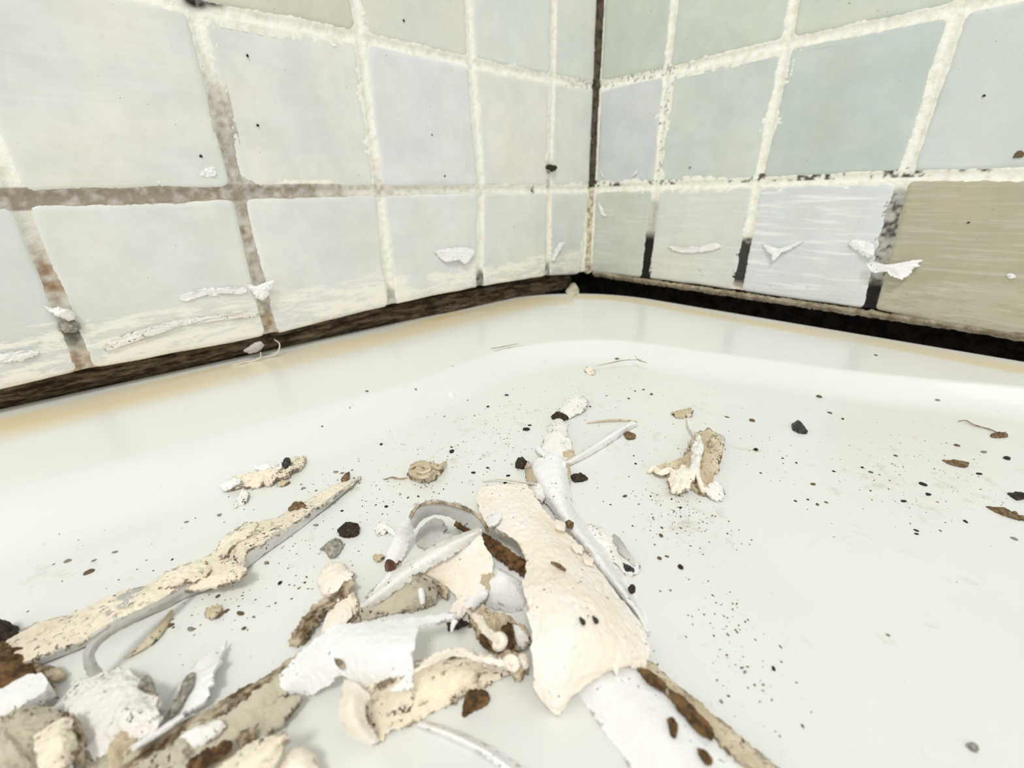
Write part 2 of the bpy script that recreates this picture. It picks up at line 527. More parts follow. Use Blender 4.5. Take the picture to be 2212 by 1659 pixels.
TONE_L = [lin(231, 230, 226), lin(233, 230, 223), lin(228, 228, 222), lin(226, 226, 219)]
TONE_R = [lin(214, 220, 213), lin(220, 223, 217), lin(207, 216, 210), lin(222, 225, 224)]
FIX_L = {(0, -1): lin(214, 217, 212), (0, 0): lin(222, 222, 212), (0, 1): lin(214, 219, 209), (1, 0): lin(231, 228, 219), (1, 1): lin(220, 225, 219), (2, 0): lin(228, 228, 229),
         (2, 1): lin(219, 216, 203), (3, 1): lin(205, 200, 172), (2, -1): lin(229, 228, 226), (4, 0): lin(229, 227, 218), (5, -1): lin(222, 220, 217)}
FIX_R = {(0, -1): lin(214, 217, 206), (0, 0): lin(211, 216, 222), (0, 1): lin(196, 205, 192), (1, 0): lin(206, 214, 210), (1, 1): lin(205, 213, 201), (2, 0): lin(193, 206, 200),
         (2, 1): lin(214, 220, 205), (2, -1): lin(226, 229, 230), (1, -1): lin(226, 227, 220), (3, 0): lin(218, 224, 222), (3, 1): lin(218, 224, 212), (3, -1): (.50, .46, .33)}
STREAK = {(2, 2, -1): .3, (2, 1, -1): .75, (2, 0, -1): .8, (2, 3, -1): .84, (1, 4, 0): .9, (1, 3, 0): .92}
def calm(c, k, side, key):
    g = (.93, .93, .90) if side == 1 else (.74, .76, .70)  # left wall lighter, right darker: their unequal light is put into the tiles
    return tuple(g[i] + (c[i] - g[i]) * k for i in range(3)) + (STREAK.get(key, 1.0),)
def lay(NODE, place, wall, tones, fix, inner, side):
    for i in range(7):
        for r in range(-1, 4):
            q = [NODE[i, r], NODE[i + 1, r], NODE[i + 1, r + 1], NODE[i, r + 1]]
            q = [(min(s, -inner + 1.5) if i == 0 and s > -5 else s, z) for s, z in q]
            V, F = tile_solid(q, place, 1.55, 0.0 if r == -1 else 1.55, 3.2 if r > -1 else 2.6, 100 * side + i * 10 + r)
            if np.cross(V[1] - V[0], V[2] - V[0]) @ (np.array([0, -1, 0]) if side == 1 else np.array([-1, 0, 0])) < 0:
                F = [f[::-1] for f in F]
            o = mk('tile', V, F, M['tile'], wall, color=calm(fix.get((i, r)) or rng.choice(tones), 1.0 if r == -1 and side == 2 else .62, side, (side, i, r)))
lay(NODE_L, left, wall_left, TONE_L, FIX_L, 1.2, 1)
lay(NODE_R, right, wall_right, TONE_R, FIX_R, 3.2, 2)

def blend(C, w, rgb):
    return C * (1 - w[:, None]) + np.array(rgb[:3]) * w[:, None]
def grid_faces(nx, ny):
    idx = np.arange(nx * ny).reshape(ny, nx)
    return np.stack([idx[:-1, :-1], idx[:-1, 1:], idx[1:, 1:], idx[1:, :-1]], -1).reshape(-1, 4)
def painted_grid(name, V, faces, tone, mat, parent=None):
    used = np.unique(faces)
    rm = np.full(len(V), -1)
    rm[used] = np.arange(len(used))
    o = mk(name, V[used], rm[faces].tolist(), mat, parent, origin=np.zeros(3))
    at = o.data.color_attributes.new('tone', 'FLOAT_COLOR', 'POINT')
    at.data.foreach_set('color', np.asarray(tone[used], np.float32).ravel())
    return o
def spots(P, lst):
    w = np.zeros(len(P))
    for s, z, rs, rz, k in lst:
        d = ((P[:, 0] - s) / rs) ** 2 + ((P[:, 1] - z) / rz) ** 2
        w = np.maximum(w, k * np.exp(-d ** 2))
    return w
def grout(NODE, place, wall, side):
    hs = .55
    ss = np.arange(-345, 9.1, hs)
    zz = np.arange(-46.5, 203, hs)
    A, B = np.meshgrid(ss, zz)
    P = np.stack([A.ravel(), B.ravel()], 1)
    vx = np.full(len(P), 99.0)
    for i in range(0, 8):
        xs = np.interp(P[:, 1], [NODE[i, r][1] for r in range(-1, 5)], [NODE[i, r][0] for r in range(-1, 5)])
        vx = np.minimum(vx, abs(P[:, 0] - xs))
    hz = np.full(len(P), 99.0)
    for r in range(0, 5):
        pr = sorted((NODE[i, r][0], NODE[i, r][1]) for i in range(8))
        zs = np.interp(P[:, 0], [a for a, b in pr], [b for a, b in pr])
        hz = np.minimum(hz, abs(P[:, 1] - zs))
    near = np.minimum(vx, hz)
    n3 = np.c_[P, np.full(len(P), side * 40)]
    f1, f2, f3 = fbm(n3 * .12, side, 3), fbm(n3 * .7, side + 3, 4), vnoise(n3 * 1.6, side + 8)
    o = -.62 - .35 * f1 - .16 * f2 - .10 * f3 + .42 * sstep(.6, 1.7, near)
    z = P[:, 1]
    s = P[:, 0]
    C = np.tile(np.array(lin(250, 248, 236)[:3]), (len(P), 1))
    C = blend(C, .35 * sstep(-.1, .5, f2), lin(214, 206, 186))
    greyb, black, rust = lin(158, 146, 132), (.012, .009, .006), lin(140, 96, 46)
    if side == 1:
        hline = (hz < 2.6) * (abs(z) < 6)
        w = hline * sstep(-120, -190, s + 22 * f1) * .85 + hline * .35 * sstep(-40, -110, s)
        j4 = (abs(s + 183) < 6) * sstep(48, 20, z + 12 * f1)
        j5 = (abs(s + 234) < 6) * sstep(10, -14, z + 14 * f2)
        C = blend(C, np.clip(np.maximum(np.maximum(w, j4 * .85), j5 * .6) * (.8 + .5 * f2), 0, 1), greyb)
        C = blend(C, spots(P, [(-234, -20, 4, 6, .8), (-234, -44, 4, 4, .8), (-183.4, -43, 4, 4, .8), (-183, -12, 2, 3, .5), (-133, 4, 2, 6, .3)]) * np.clip(.7 + .8 * f2, 0, 1), rust)
        dk = spots(P, [(-85, -40, 4, 4.5, .95), (-35, -42, 4, 5, .8), (-134, -42, 3, 5, .5), (-182, 51.5, 3.5, 3, 1.2), (-178, 52, 4, 2, 1.1), (-36, 10, 2.2, 2.2, 1), (-234, -36, 4, 4, .75), (-36, 3, 2, 3, .5), (-47, 0, 1, 2, .9)])
        dk = np.maximum(dk, (abs(z - 50) < 4) * sstep(-40, -5, s) * .55 * (f3 > .25))
        C = blend(C, np.clip(dk, 0, 1) * np.clip(.9 + .6 * f2, 0, 1), black)
    else:
        hline = (abs(z - 1.2) < 3)
        m = hline * sstep(.08, .3, f1 + .7 * f2 - .05 + .16 * sstep(-130, -180, s) + .12 * sstep(-60, -20, s)) * (z > .9)
        j1 = (abs(s + 40.5) < 5) * sstep(-3, -8, z + 4 * f2) * (.35 + .65 * sstep(-20, -26, z))
        j2 = (abs(s + 91.5) < 5) * sstep(-20, -25, z + 3 * f2) * .96 * sstep(-46, -41, z)
        j3 = (abs(s + 142) < 5) * sstep(-1, -5, z + 3 * f2) * (.62 + .25 * f2 + .4 * sstep(-36, -39, z))
        C = blend(C, np.clip(j3 * 1.1, 0, 1), lin(120, 112, 108))
        dk = np.maximum(np.maximum(m * .9, np.maximum(j1, j2)), j3 * sstep(.0, .35, f2 + .9 * sstep(-34, -38, z)))
        dk = np.maximum(dk, (abs(z - 50.5) < 2) * sstep(-75, -30, s) * .7 * (f3 > .45))
        dk = np.maximum(dk, (abs(s + 42) < 3) * (z > 5) * (z < 46) * .6 * (f3 > .62))
        C = blend(C, np.clip(.5 * sstep(-38, -46, z) * (.6 + f2), 0, 1), rust)
        C = blend(C, np.clip(dk, 0, 1), black)
    V = place(s, z, o)
    F = grid_faces(len(ss), len(zz))
    pr = sorted(NODE[i, -1] for i in range(8))
    zb = np.interp(s, [a for a, b in pr], [b for a, b in pr])
    keep = ((near < 4.2) & (z > zb + .2)).reshape(len(zz), -1)
    kf = keep[:-1, :-1].ravel() & keep[1:, 1:].ravel()
    F = F[kf]
    if side == 2:
        F = F[:, ::-1]
    ob = painted_grid('grout', V, F, np.c_[C, np.ones(len(C))], M['grout'], wall)
    tag(ob, kind='stuff')
grout(NODE_L, left, wall_left, 1)
grout(NODE_R, right, wall_right, 2)

# adhesive bed behind the tiles
box('adhesive_bed', (-345, 4.5, -46), (12, 9, 203), M['backing'], wall_left, origin=(0, 0, 0))
box('adhesive_bed', (4.5, -345, -46), (13, 4, 203), M['backing'], wall_right, origin=(0, 0, 0))

# mouldy bead down the corner (dark above the first joint, pale stained grout below it)
tag(sheet('trim_1', [[left(-2.6, 1, -.6), left(-2.7, 40, -.6), left(-3.0, 100, -.5), left(-3.1, 203, -.5)],
                     [(-1.2, -1.2, 1), (-1.2, -1.2, 40), (-1.4, -1.4, 100), (-1.4, -1.4, 203)],
                     [right(-2.6, 1, -.6), right(-2.7, 40, -.6), right(-3.0, 100, -.5), right(-3.1, 203, -.5)]],
          plain('dark_corner_mould', (.03, .022, .014, 1), (.115, .09, .062, 1), 240, .75), .8, 70, 8, .2, .22, 4, up=(-1, -1, 0), floor=None), 'dark mouldy sealant bead down the corner of the tiles', kind='structure')
tag(sheet('trim_2', [[left(-2.2, 1.5, -.6), left(-2.0, -20, -.6), left(-2.6, -47, -.5)],
                     [(-.9, -.9, 1.5), (-.8, -.8, -20), (-1.2, -1.2, -48)],
                     [right(-2.2, 1.5, -.6), right(-2.0, -20, -.6), right(-2.6, -47, -.5)]],
          plain('stained_corner_grout', lin(150, 132, 98), lin(226, 220, 200), 330, .85), .8, 40, 8, .2, .3, 6, up=(-1, -1, 0), floor=None), kind='structure')

# remains in the open joint under the tiles
xs = np.linspace(-345, -8, 12)
tag(sheet('trim_3', [[(x, 8.6, -45.5) for x in xs], [(x, 7.4, -49) for x in xs], [(x, 6.0, -52) for x in xs], [(x, 5.4 + 4 * (x < -120) - .0, -56.2) for x in xs]],
          M['bed'], 1, 260, 16, .3, .9, 11, up=(0, -1, .3), floor=None, wf=.16), 'dark brown fibrous remains of the joint under the left tiles', kind='structure')
ys = np.linspace(-5, -345, 14)
tag(sheet('trim_4', [[(.6, y, -46.3 - .008 * abs(y)) for y in ys], [(-.5, y, -47.5 - .008 * abs(y)) for y in ys], [(.8, y, -49.4 - .007 * abs(y)) for y in ys]],
          plain('old_grout_lip', lin(128, 114, 92), lin(176, 166, 142), 300, .9), 1.2, 240, 8, 1.0, .5, 21, up=(-1, 0, 0), floor=None), 'ragged tan grout lip under the right tiles', kind='structure')
box('joint_bed', (-345, 6, -75), (13, 12, -56.5), M['backing'], wall_left, origin=(0, 0, 0))

# ------------------------------------------------------------------ shower tray
ARC = [(-345, -53), (-300, -54), (-250.5, -56.1), (-229.2, -58.6), (-211.8, -61.0), (-184.8, -62.4), (-160.8, -62.3), (-138, -60), (-118.5, -59.5), (-100, -66), (-85.6, -78), (-78, -93), (-73.7, -108.2), (-66, -130), (-60.4, -147.5), (-51, -168), (-40, -188.5), (-22, -230), (-6, -300)]
arc = resample([(a, b, 0) for a, b in ARC], 160)[:, :2]
def tray_surface(X, Y):
    a, b = 9.5 - Y, -8.0 - X
    r = 62.0
    cr = r - np.hypot(np.maximum(r - a, 0), np.maximum(r - b, 0))
    d = np.where((a < r) & (b < r), cr, np.minimum(a, b))
    best = np.full(X.shape, 1e9)
    sign = np.zeros(X.shape)
    for p, q in zip(arc[:-1], arc[1:]):
        e = q - p
        t = np.clip(((X - p[0]) * e[0] + (Y - p[1]) * e[1]) / (e @ e), 0, 1)
        dx, dy = X - p[0] - t * e[0], Y - p[1] - t * e[1]
        dd = dx * dx + dy * dy
        cr2 = e[0] * (Y - p[1]) - e[1] * (X - p[0])
        up = dd < best
        sign = np.where(up, np.where(cr2 < 0, 1.0, -1.0), sign)
        best = np.where(up, dd, best)
    s = np.sqrt(best) * sign
    soft = sstep(-150, -215, X)
    wide = 15 + 9 * soft
    t = np.clip((s + 1.5 + 6 * soft) / wide, 0, 1)
    h1 = 1 - (1 - t) ** 2.1
    h0 = t * t * (3 - 2 * t)
    drop = h1 * (1 - soft) * .75 + h0 * (soft + .25 * (1 - soft))
    Z = -55 - 5 * drop
    Z = Z - np.clip(2.2 - d, 0, 9) ** 2 / 4.5
    return Z, d, s
h = .8
gx = np.arange(-350, -6, h)
gy = np.arange(-290, 11, h)
GX, GY = np.meshgrid(gx, gy)
GZ, DE, SI = tray_surface(GX, GY)
X, Y, D, SS = GX.ravel(), GY.ravel(), DE.ravel(), SI.ravel()
P3 = np.c_[X, Y, np.zeros(len(X))]
C = np.tile(np.array(lin(237, 238, 233)[:3]), (len(X), 1))
n1, n2 = fbm(P3 * .05, 41, 3), fbm(P3 * np.array([.02, .2, 1]), 42, 3)
n3 = fbm(P3 * np.array([.2, .02, 1]), 43, 3)
isleft = (9.5 - Y) < (-8 - X)
band = np.where(isleft, sstep(5, 13, D + 5 * n2) * sstep(34, 20, D + 7 * n2), sstep(2.5, 7, D + 3 * n3) * sstep(19, 13, D + 4 * n3))
C = blend(C, np.clip(.9 * band * (.8 + .6 * np.where(isleft, n2, n3)), 0, 1), lin(236, 214, 160))
C = blend(C, np.clip(sstep(3.0, .5, D) * .85, 0, 1), lin(120, 100, 72))
C = blend(C, np.clip(.22 * sstep(0, .5, n1), 0, 1), lin(226, 228, 222))
dens = np.zeros(len(X))
for cx, cy, rx, ry, kk in [(-152,-95,26,16,0.75),(-170,-98,18,14,0.7),(-130,-101,22,14,0.6),(-154,-147,8,9,1),(-144,-139,14,12,0.6),(-110,-170,26,12,0.75),(-99,-182,16,9,0.8),(-111,-128,30,14,0.5),(-206,-102,24,14,0.45),(-198,-96,14,10,0.5),(-218,-107,16,10,0.5),(-236,-81,20,14,0.4),(-170,-161,10,5,0.55),(-175,-168,5,4,0.4),(-90,-100,26,9,0.45),(-119,-148,16,10,0.5),(-103,-187,12,6,0.9)]:
    dens = np.maximum(dens, kk * np.exp(-(((X - cx) / rx) ** 2 + ((Y - cy) / ry) ** 2)))
dens = np.clip(dens * (.8 + .5 * n1) + .08, 0, 1) * sstep(-1, 9, SS)
F = grid_faces(len(gx), len(gy))
ok = D > -.8
F = F[ok[F].all(1)]
tray = tag(empty('shower_tray', (0, 0, -61)), 'white acrylic shower tray with raised rounded rim and yellowed edge', 'shower tray')
painted_grid('tray_surface', np.c_[X, Y, GZ.ravel()], F, np.c_[C, dens], M['tray'], tray)
# painted_grid builds about the site origin, so put the mesh back there under its thing
box('tray_base', (-350, -290, -66), (-9, 9, -62.5), M['tray'], tray)

# ------------------------------------------------------------------ stripped sealant, piece by piece
# 1 long cream strip running out to the left
st = tag(empty('sealant_strip', [(-227.7,-99.0,-60.0)][0]), 'long tapering cream sealant strip with its shaded side coloured grey, pointing towards the corner', 'sealant strip')
LA = [(-192.8,-89.9,-59.7),(-197.1,-89.1,-59.6),(-202.0,-89.8,-59.5),(-207.0,-90.5,-59.5),(-210.9,-91.4,-59.5),(-215.2,-90.2,-59.4),(-219.8,-91.1,-59.4),(-222.1,-93.0,-59.4),(-225.4,-94.4,-59.2),(-228.7,-93.9,-59.2),(-231.7,-94.9,-59.2),(-235.0,-94.1,-59.2),(-238.1,-93.8,-59.2),(-241.6,-93.7,-59.2),(-245.2,-92.7,-59.2),(-248.6,-92.8,-59.2),(-251.8,-92.5,-59.2)]
LB = [(-192.9,-90.2,-59.5),(-197.7,-91.9,-58.7),(-202.5,-93.5,-58.4),(-207.3,-94.9,-58.2),(-211.5,-95.7,-58.2),(-215.9,-96.2,-58.0),(-219.4,-97.2,-57.8),(-221.0,-100.0,-57.4),(-225.2,-100.0,-57.4),(-228.2,-98.8,-57.6),(-231.0,-99.7,-57.6),(-234.0,-99.6,-57.6),(-236.9,-99.3,-57.6),(-240.3,-99.4,-57.8),(-243.4,-98.6,-58.0),(-246.7,-98.1,-58.0),(-250.0,-97.6,-58.0)]
LC = [(-192.9,-90.5,-59.4),(-198.2,-93.8,-58.4),(-202.6,-95.8,-58.1),(-207.1,-97.0,-58.0),(-211.8,-98.4,-58.0),(-216.1,-99.8,-57.9),(-218.6,-100.9,-57.8),(-219.9,-103.8,-57.7),(-225.1,-102.5,-57.7),(-227.7,-101.1,-57.8),(-230.6,-101.8,-58.0),(-233.5,-101.9,-58.0),(-236.2,-102.0,-58.0),(-239.6,-102.4,-58.2),(-242.3,-101.9,-58.3),(-245.6,-101.0,-58.4),(-249.1,-100.2,-58.5)]
LD = [(-192.8,-90.3,-60.0),(-197.9,-93.1,-60.0),(-202.0,-95.1,-60.0),(-206.9,-97.2,-60.0),(-211.6,-99.0,-60.0),(-215.8,-100.4,-60.0),(-218.8,-101.7,-60.0),(-220.0,-102.8,-60.0),(-224.6,-102.5,-60.0),(-228.0,-101.8,-60.0),(-230.4,-101.9,-60.0),(-233.3,-101.7,-60.0),(-236.4,-101.5,-60.0),(-239.8,-101.8,-60.0),(-242.5,-101.5,-60.0),(-245.8,-100.9,-60.0),(-249.6,-99.9,-60.0)]
sheet('top_skin', [LA, LB, LC], M['cream_dirty'], .5, 190, 14, .55, .55, 11, st, ends=False)
tag(sheet('shaded_side', [LC, LD], M['grey'], .45, 150, 5, .15, .12, 12, st, up=(.3, -1, .3), ends=False), 'smooth side, its shade in the grey colour')  # side turned from the light, its shade painted as grey sealant
flake('crust', [(-222.0,-94.4,-59.0),(-220.5,-91.7,-58.8),(-216.3,-90.2,-58.8),(-214.6,-91.9,-58.5),(-216.1,-95.1,-58.0),(-220.0,-97.6,-57.6),(-221.1,-99.5,-57.6),(-222.0,-97.6,-58.4)], M['cream_dirty'], .5, .5, ragged=.6, wrinkle=.6, seed=14, parent=st)
flake('crust', [(-231.4,-96.7,-58.5),(-228.7,-94.9,-58.5),(-225.4,-95.5,-58.5),(-223.5,-99.8,-57.5),(-224.9,-102.0,-57.2),(-227.6,-101.3,-57.4),(-230.3,-100.1,-57.6)], M['cream_dirty'], .5, .7, ragged=.6, wrinkle=.8, seed=15, parent=st)
flake('crust', [(-238.4,-94.8,-59.0),(-236.0,-94.5,-58.8),(-233.1,-95.1,-58.8),(-230.8,-97.7,-58.4),(-231.5,-100.8,-57.6),(-234.9,-100.1,-57.6),(-237.6,-99.3,-57.8)], M['grey'], .4, .3, ragged=.5, wrinkle=.3, seed=16, parent=st)
flake('loose_end', [(-227.8,-100.3,-58.5),(-225.0,-102.6,-57.2),(-219.9,-104.2,-56.8),(-219.7,-106.5,-56.6),(-221.5,-106.6,-57.2),(-224.8,-104.5,-57.6),(-227.7,-101.8,-58.4)], M['cream_dirty'], .4, .3, ragged=.4, wrinkle=.3, seed=17, parent=st)

# 2 thin grey ribbon that curls off the strip
tag(sheet('sealant_ribbon', [[(-227.4,-102.3,-57.4),(-230.9,-104.2,-56.0),(-233.9,-105.8,-54.8),(-236.7,-107.6,-54.0),(-238.5,-109.2,-54.0),(-239.2,-109.9,-55.5),(-239.3,-110.3,-58.5)],
                             [(-227.8,-103.4,-57.4),(-231.0,-105.9,-55.6),(-233.8,-107.5,-54.4),(-236.3,-109.1,-53.6),(-237.9,-110.4,-53.7),(-238.6,-110.6,-55.2),(-238.7,-110.6,-58.4)],
                             [(-229.1,-103.8,-58.0),(-231.7,-105.9,-56.4),(-233.8,-107.2,-55.4),(-236.0,-108.7,-54.6),(-237.4,-109.9,-54.6),(-238.0,-110.3,-55.8),(-237.9,-110.3,-58.8)]], M['grey'], .4, 80, 8, .2, .12, 21),
    'thin grey ribbon curling in a loop off the long cream strip', 'sealant ribbon')
tag(tube('sealant_thread', [(-229.9,-103.4,-59.5),(-231.3,-105.4,-59.6),(-232.7,-107.0,-59.6),(-234.4,-107.8,-59.6),(-236.1,-108.1,-59.6)], .55, M['tan'], (.4, 1, 1.6, 1.4, .3), wob=.4, flat=.6), 'tan tapering thread lying below the grey ribbon loop', 'thread')

# 3 speckled fragment behind the strip
fr = tag(flake('sealant_fragment', [(-217.1,-71.7,-59.2),(-215.5,-71.2,-58.8),(-212.9,-72.1,-58.6),(-210.6,-72.7,-58.4),(-207.0,-74.1,-58.4),(-204.1,-73.6,-58.2),(-201.0,-72.9,-58.4),(-199.4,-73.0,-58.8),(-200.2,-75.7,-58.8),(-202.7,-78.0,-58.8),(-205.9,-79.0,-59.0),(-209.0,-78.8,-59.2),(-211.7,-77.5,-59.4),(-213.4,-75.8,-59.4),(-215.5,-75.1,-59.2),(-216.8,-73.8,-59.2)], M['cream_dirty'], .5, .5, 150, 10, .9, .9, 31, wf=.6),
         'crumbly cream fragment with a black bead, behind the tip of the long strip', 'flake')
flake('white_tongue', [(-217.2,-72.7,-58.6),(-215.1,-72.4,-58.2),(-213.8,-73.4,-58.0),(-213.5,-75.6,-58.0),(-215.5,-75.7,-58.4),(-216.9,-74.5,-58.8)], M['white'], .4, .4, seed=32, ragged=.3, parent=fr)
flake('white_tongue', [(-209.8,-68.5,-58.8),(-208.7,-71.3,-58.2),(-207.2,-72.6,-57.8),(-207.1,-74.3,-58.0),(-208.8,-73.8,-58.2),(-209.6,-71.2,-58.6)], M['white'], .3, .3, seed=33, ragged=.3, parent=fr)
tube('curl', [(-206.5,-73.4,-58.0),(-206.4,-75.9,-57.8),(-205.5,-76.7,-57.6),(-205.0,-74.5,-57.4),(-205.2,-72.8,-57.6)], .3, M['white'], (.8, 1, .7), parent=fr)
tag(flake('black_bead', [(-205.0,-76.1,-57.4),(-204.3,-74.9,-57.0),(-203.5,-74.7,-56.8),(-203.0,-75.6,-57.0),(-203.6,-76.9,-57.4),(-204.6,-77.1,-57.6)], M['black'], .6, .9, 36, 6, .2, .2, 36, fr), 'glossy black bead')
tag(flake('sealant_shred', [(-216.4,-80.7,-59.7),(-215.0,-78.6,-59.5),(-213.8,-76.3,-59.3),(-213.2,-78.1,-59.3),(-213.4,-80.4,-59.4),(-214.5,-81.9,-59.5),(-215.5,-81.6,-59.7),(-216.6,-82.0,-59.8)], M['white_soiled'], .3, .3, ragged=.5, wrinkle=.3, seed=34), 'pale thin shred hanging below the crumbly cream fragment', 'flake')
tag(flake('sealant_shred', [(-207.5,-79.3,-59.7),(-206.0,-79.0,-59.5),(-205.3,-80.6,-59.5),(-206.5,-81.2,-59.6),(-207.5,-80.5,-59.7)], M['tan'], .4, .5, ragged=.5, wrinkle=.4, seed=35), 'small tan shred just right of the crumbly cream fragment', 'flake')

# 4 knot, lace wad, small bits behind
kn = tag(flake('dried_knot', [(-184.5,-96.5,-59.2),(-182.6,-95.0,-58.8),(-180.7,-96.0,-58.4),(-179.2,-98.0,-58.4),(-178.0,-100.0,-58.8),(-177.5,-100.7,-59.2),(-179.9,-102.4,-59.2),(-182.1,-102.5,-59.2),(-184.1,-100.8,-59.2),(-184.9,-98.4,-59.3)], M['tan'], .8, 2.0, 60, 12, .5, .8, 41, wf=.9), 'small tan knot of dried residue behind the sealant pile', 'residue lump')
for i, pts in enumerate(([(-184.1,-97.3,-58.0),(-182.9,-98.4,-57.0),(-181.9,-100.3,-56.8),(-182.3,-102.4,-56.8),(-183.9,-102.4,-56.8),(-184.4,-100.4,-56.8)], [(-184.8,-99.2,-58.2),(-184.4,-102.2,-57.6),(-182.9,-103.2,-57.4),(-181.1,-102.4,-57.4)], [(-180.3,-100.3,-57.8),(-179.5,-101.7,-58.0),(-177.4,-100.4,-58.6),(-175.7,-99.2,-59.2)])):
    tube('strand', pts, .55, M['tan'], (.5, 1, 1, .5), parent=kn, wob=.5)
lw = tag(flake('lacy_wad', [(-144.5,-134.0,-59.6),(-141.2,-136.5,-59.2),(-135.7,-137.3,-58.6),(-127.9,-135.2,-58.4),(-122.4,-133.9,-58.4),(-118.9,-135.6,-58.5),(-120.5,-139.3,-58.8),(-127.6,-142.9,-59.0),(-134.1,-144.6,-59.0),(-138.9,-146.0,-59.0),(-143.3,-147.1,-59.2),(-144.0,-144.9,-59.1),(-144.0,-142.9,-59.0),(-147.1,-142.2,-59.2),(-146.2,-139.9,-59.2),(-143.2,-137.8,-59.3)], M['tan'], .7, 1.6, 110, 16, .9, 1.5, 45, wf=.65), 'tan lacy wad of crumpled residue right of the white stick', 'residue lump')
flake('pale_fold', [(-137.8,-140.0,-57.6),(-130.2,-136.8,-57.4),(-125.0,-135.7,-57.4),(-129.1,-138.8,-57.0),(-137.5,-142.1,-56.8),(-143.0,-143.6,-57.0),(-143.8,-142.5,-57.6)], M['white_soiled'], .5, 1.0, 60, 10, .6, 1.0, 46, parent=lw, wf=.7)
flake('pale_fold', [(-145.1,-138.8,-58.4),(-142.2,-139.3,-57.6),(-140.2,-141.2,-57.4),(-142.6,-143.3,-57.6),(-146.2,-144.0,-58.0),(-148.4,-142.8,-58.4),(-147.5,-140.7,-58.6)], M['cream'], .5, 1.2, 60, 10, .7, 1.2, 47, parent=lw, wf=.8)
flake('clear_scrap', [(-121.7,-136.5,-58.4),(-118.3,-138.7,-58.6),(-121.3,-140.8,-58.8),(-126.4,-141.3,-58.6),(-126.6,-139.5,-58.4)], M['grey'], .3, .4, seed=48, parent=lw)
flake('clear_scrap', [(-142.6,-145.5,-58.8),(-138.7,-146.5,-58.8),(-140.2,-149.2,-59.2),(-143.3,-149.7,-59.4),(-144.0,-147.7,-59.2)], M['white_soiled'], .3, .3, seed=49, parent=lw)
tube('strand', [(-145.5,-134.4,-59.2),(-144.0,-134.8,-58.7),(-144.8,-137.1,-58.4),(-143.1,-138.1,-58.0),(-143.7,-140.1,-57.7),(-140.5,-139.9,-57.4)], .7, M['cream'], (.6, 1, 1, .8), parent=lw, wob=.6)
tube('strand', [(-136.6,-141.2,-57.0),(-140.7,-143.1,-57.2),(-143.3,-145.1,-57.8),(-144.5,-146.6,-58.4)], .6, M['cream'], (.7, 1, .8), parent=lw, wob=.5)
tube('strand', [(-115.5,-128.1,-59.2),(-119.6,-130.7,-58.8),(-123.1,-133.5,-58.4)], .55, M['white_soiled'], (.7, 1, .8), parent=lw, wob=.4)
tag(flake('residue_scrap', [(-114.5,-122.7,-59.7),(-111.1,-123.6,-59.4),(-109.1,-125.3,-59.2),(-111.3,-127.3,-59.2),(-114.4,-126.8,-59.4),(-115.9,-124.8,-59.6)], M['tan'], .4, .6, ragged=.7, wrinkle=.8, seed=50, wf=.9), 'small tan scrap lying behind the lacy wad', 'flake')
tag(flake('sealant_flake', [(-154.8,-64.4,-59.4),(-153.2,-65.2,-59.0),(-151.3,-64.6,-58.8),(-149.6,-64.7,-59.0),(-151.4,-68.4,-59.2),(-152.5,-70.3,-59.5),(-155.8,-70.5,-59.6),(-155.8,-67.0,-59.5)], M['white'], .4, .6, ragged=.5, wrinkle=.4, seed=51), 'single small white flake far back, left of the dark grit', 'flake')
tag(flake('sealant_flake', [(-105.6,-83.8,-59.4),(-102.7,-83.6,-59.0),(-104.2,-87.3,-59.0),(-106.9,-89.0,-59.5),(-107.6,-87.1,-59.5)], M['cream_dirty'], .4, .6, ragged=.5, wrinkle=.4, seed=52), 'small cream flake at the foot of the curved tray rim', 'flake')
tag(tube('straw_fibre', [(-136.4,-109.8,-59.6),(-132.8,-112.1,-59.4),(-128.8,-115.3,-59.4),(-126.0,-118.9,-59.5)], .4, M['tan'], (.5, 1, 1, .6), flat=.7), 'tan straw-like fibre lying above the white stick', 'fibre')
tag(flake('residue_chip', [(-133.7,-119.5,-59.7),(-132.1,-120.6,-59.6),(-132.3,-122.4,-59.6),(-134.4,-123.5,-59.7),(-135.5,-121.8,-59.7)], M['grit_brown'], .4, .5, seed=53), 'light brown chip beside the tip of the white stick', 'chip')

# 5 white strip with its broken upper bits
rd = tag(empty('sealant_ridge', [(-173.5,-140.8,-60.0)][0]), 'long bright white half-round sealant strip along the right of the cream sheet', 'sealant strip')
sheet('half_round', [[(-162.4,-113.2,-59.2),(-166.8,-119.4,-59.0),(-169.5,-125.6,-59.0),(-172.3,-132.4,-59.0),(-174.5,-138.6,-59.0),(-177.5,-146.9,-59.0),(-178.9,-152.5,-59.2),(-180.7,-156.1,-59.4)],
                     [(-161.9,-115.7,-56.8),(-167.5,-122.8,-56.4),(-170.6,-128.3,-56.6),(-173.3,-134.3,-57.0),(-175.7,-141.0,-57.0),(-178.3,-148.4,-57.4),(-179.7,-153.3,-57.8),(-181.2,-156.5,-58.4)],
                     [(-158.7,-119.1,-56.0),(-165.0,-125.3,-55.8),(-169.9,-130.5,-56.0),(-172.4,-135.5,-56.6),(-174.7,-141.9,-56.8),(-177.5,-149.0,-57.2),(-179.0,-153.5,-57.8),(-181.0,-156.5,-58.4)],
                     [(-153.7,-118.1,-59.6),(-159.3,-123.4,-59.7),(-164.9,-128.6,-59.8),(-168.2,-134.2,-59.9),(-170.5,-140.8,-59.9),(-173.9,-147.9,-59.9),(-176.6,-152.7,-59.9),(-179.5,-155.9,-59.9)]], M['white'], .6, 110, 16, .7, .45, 61, rd)
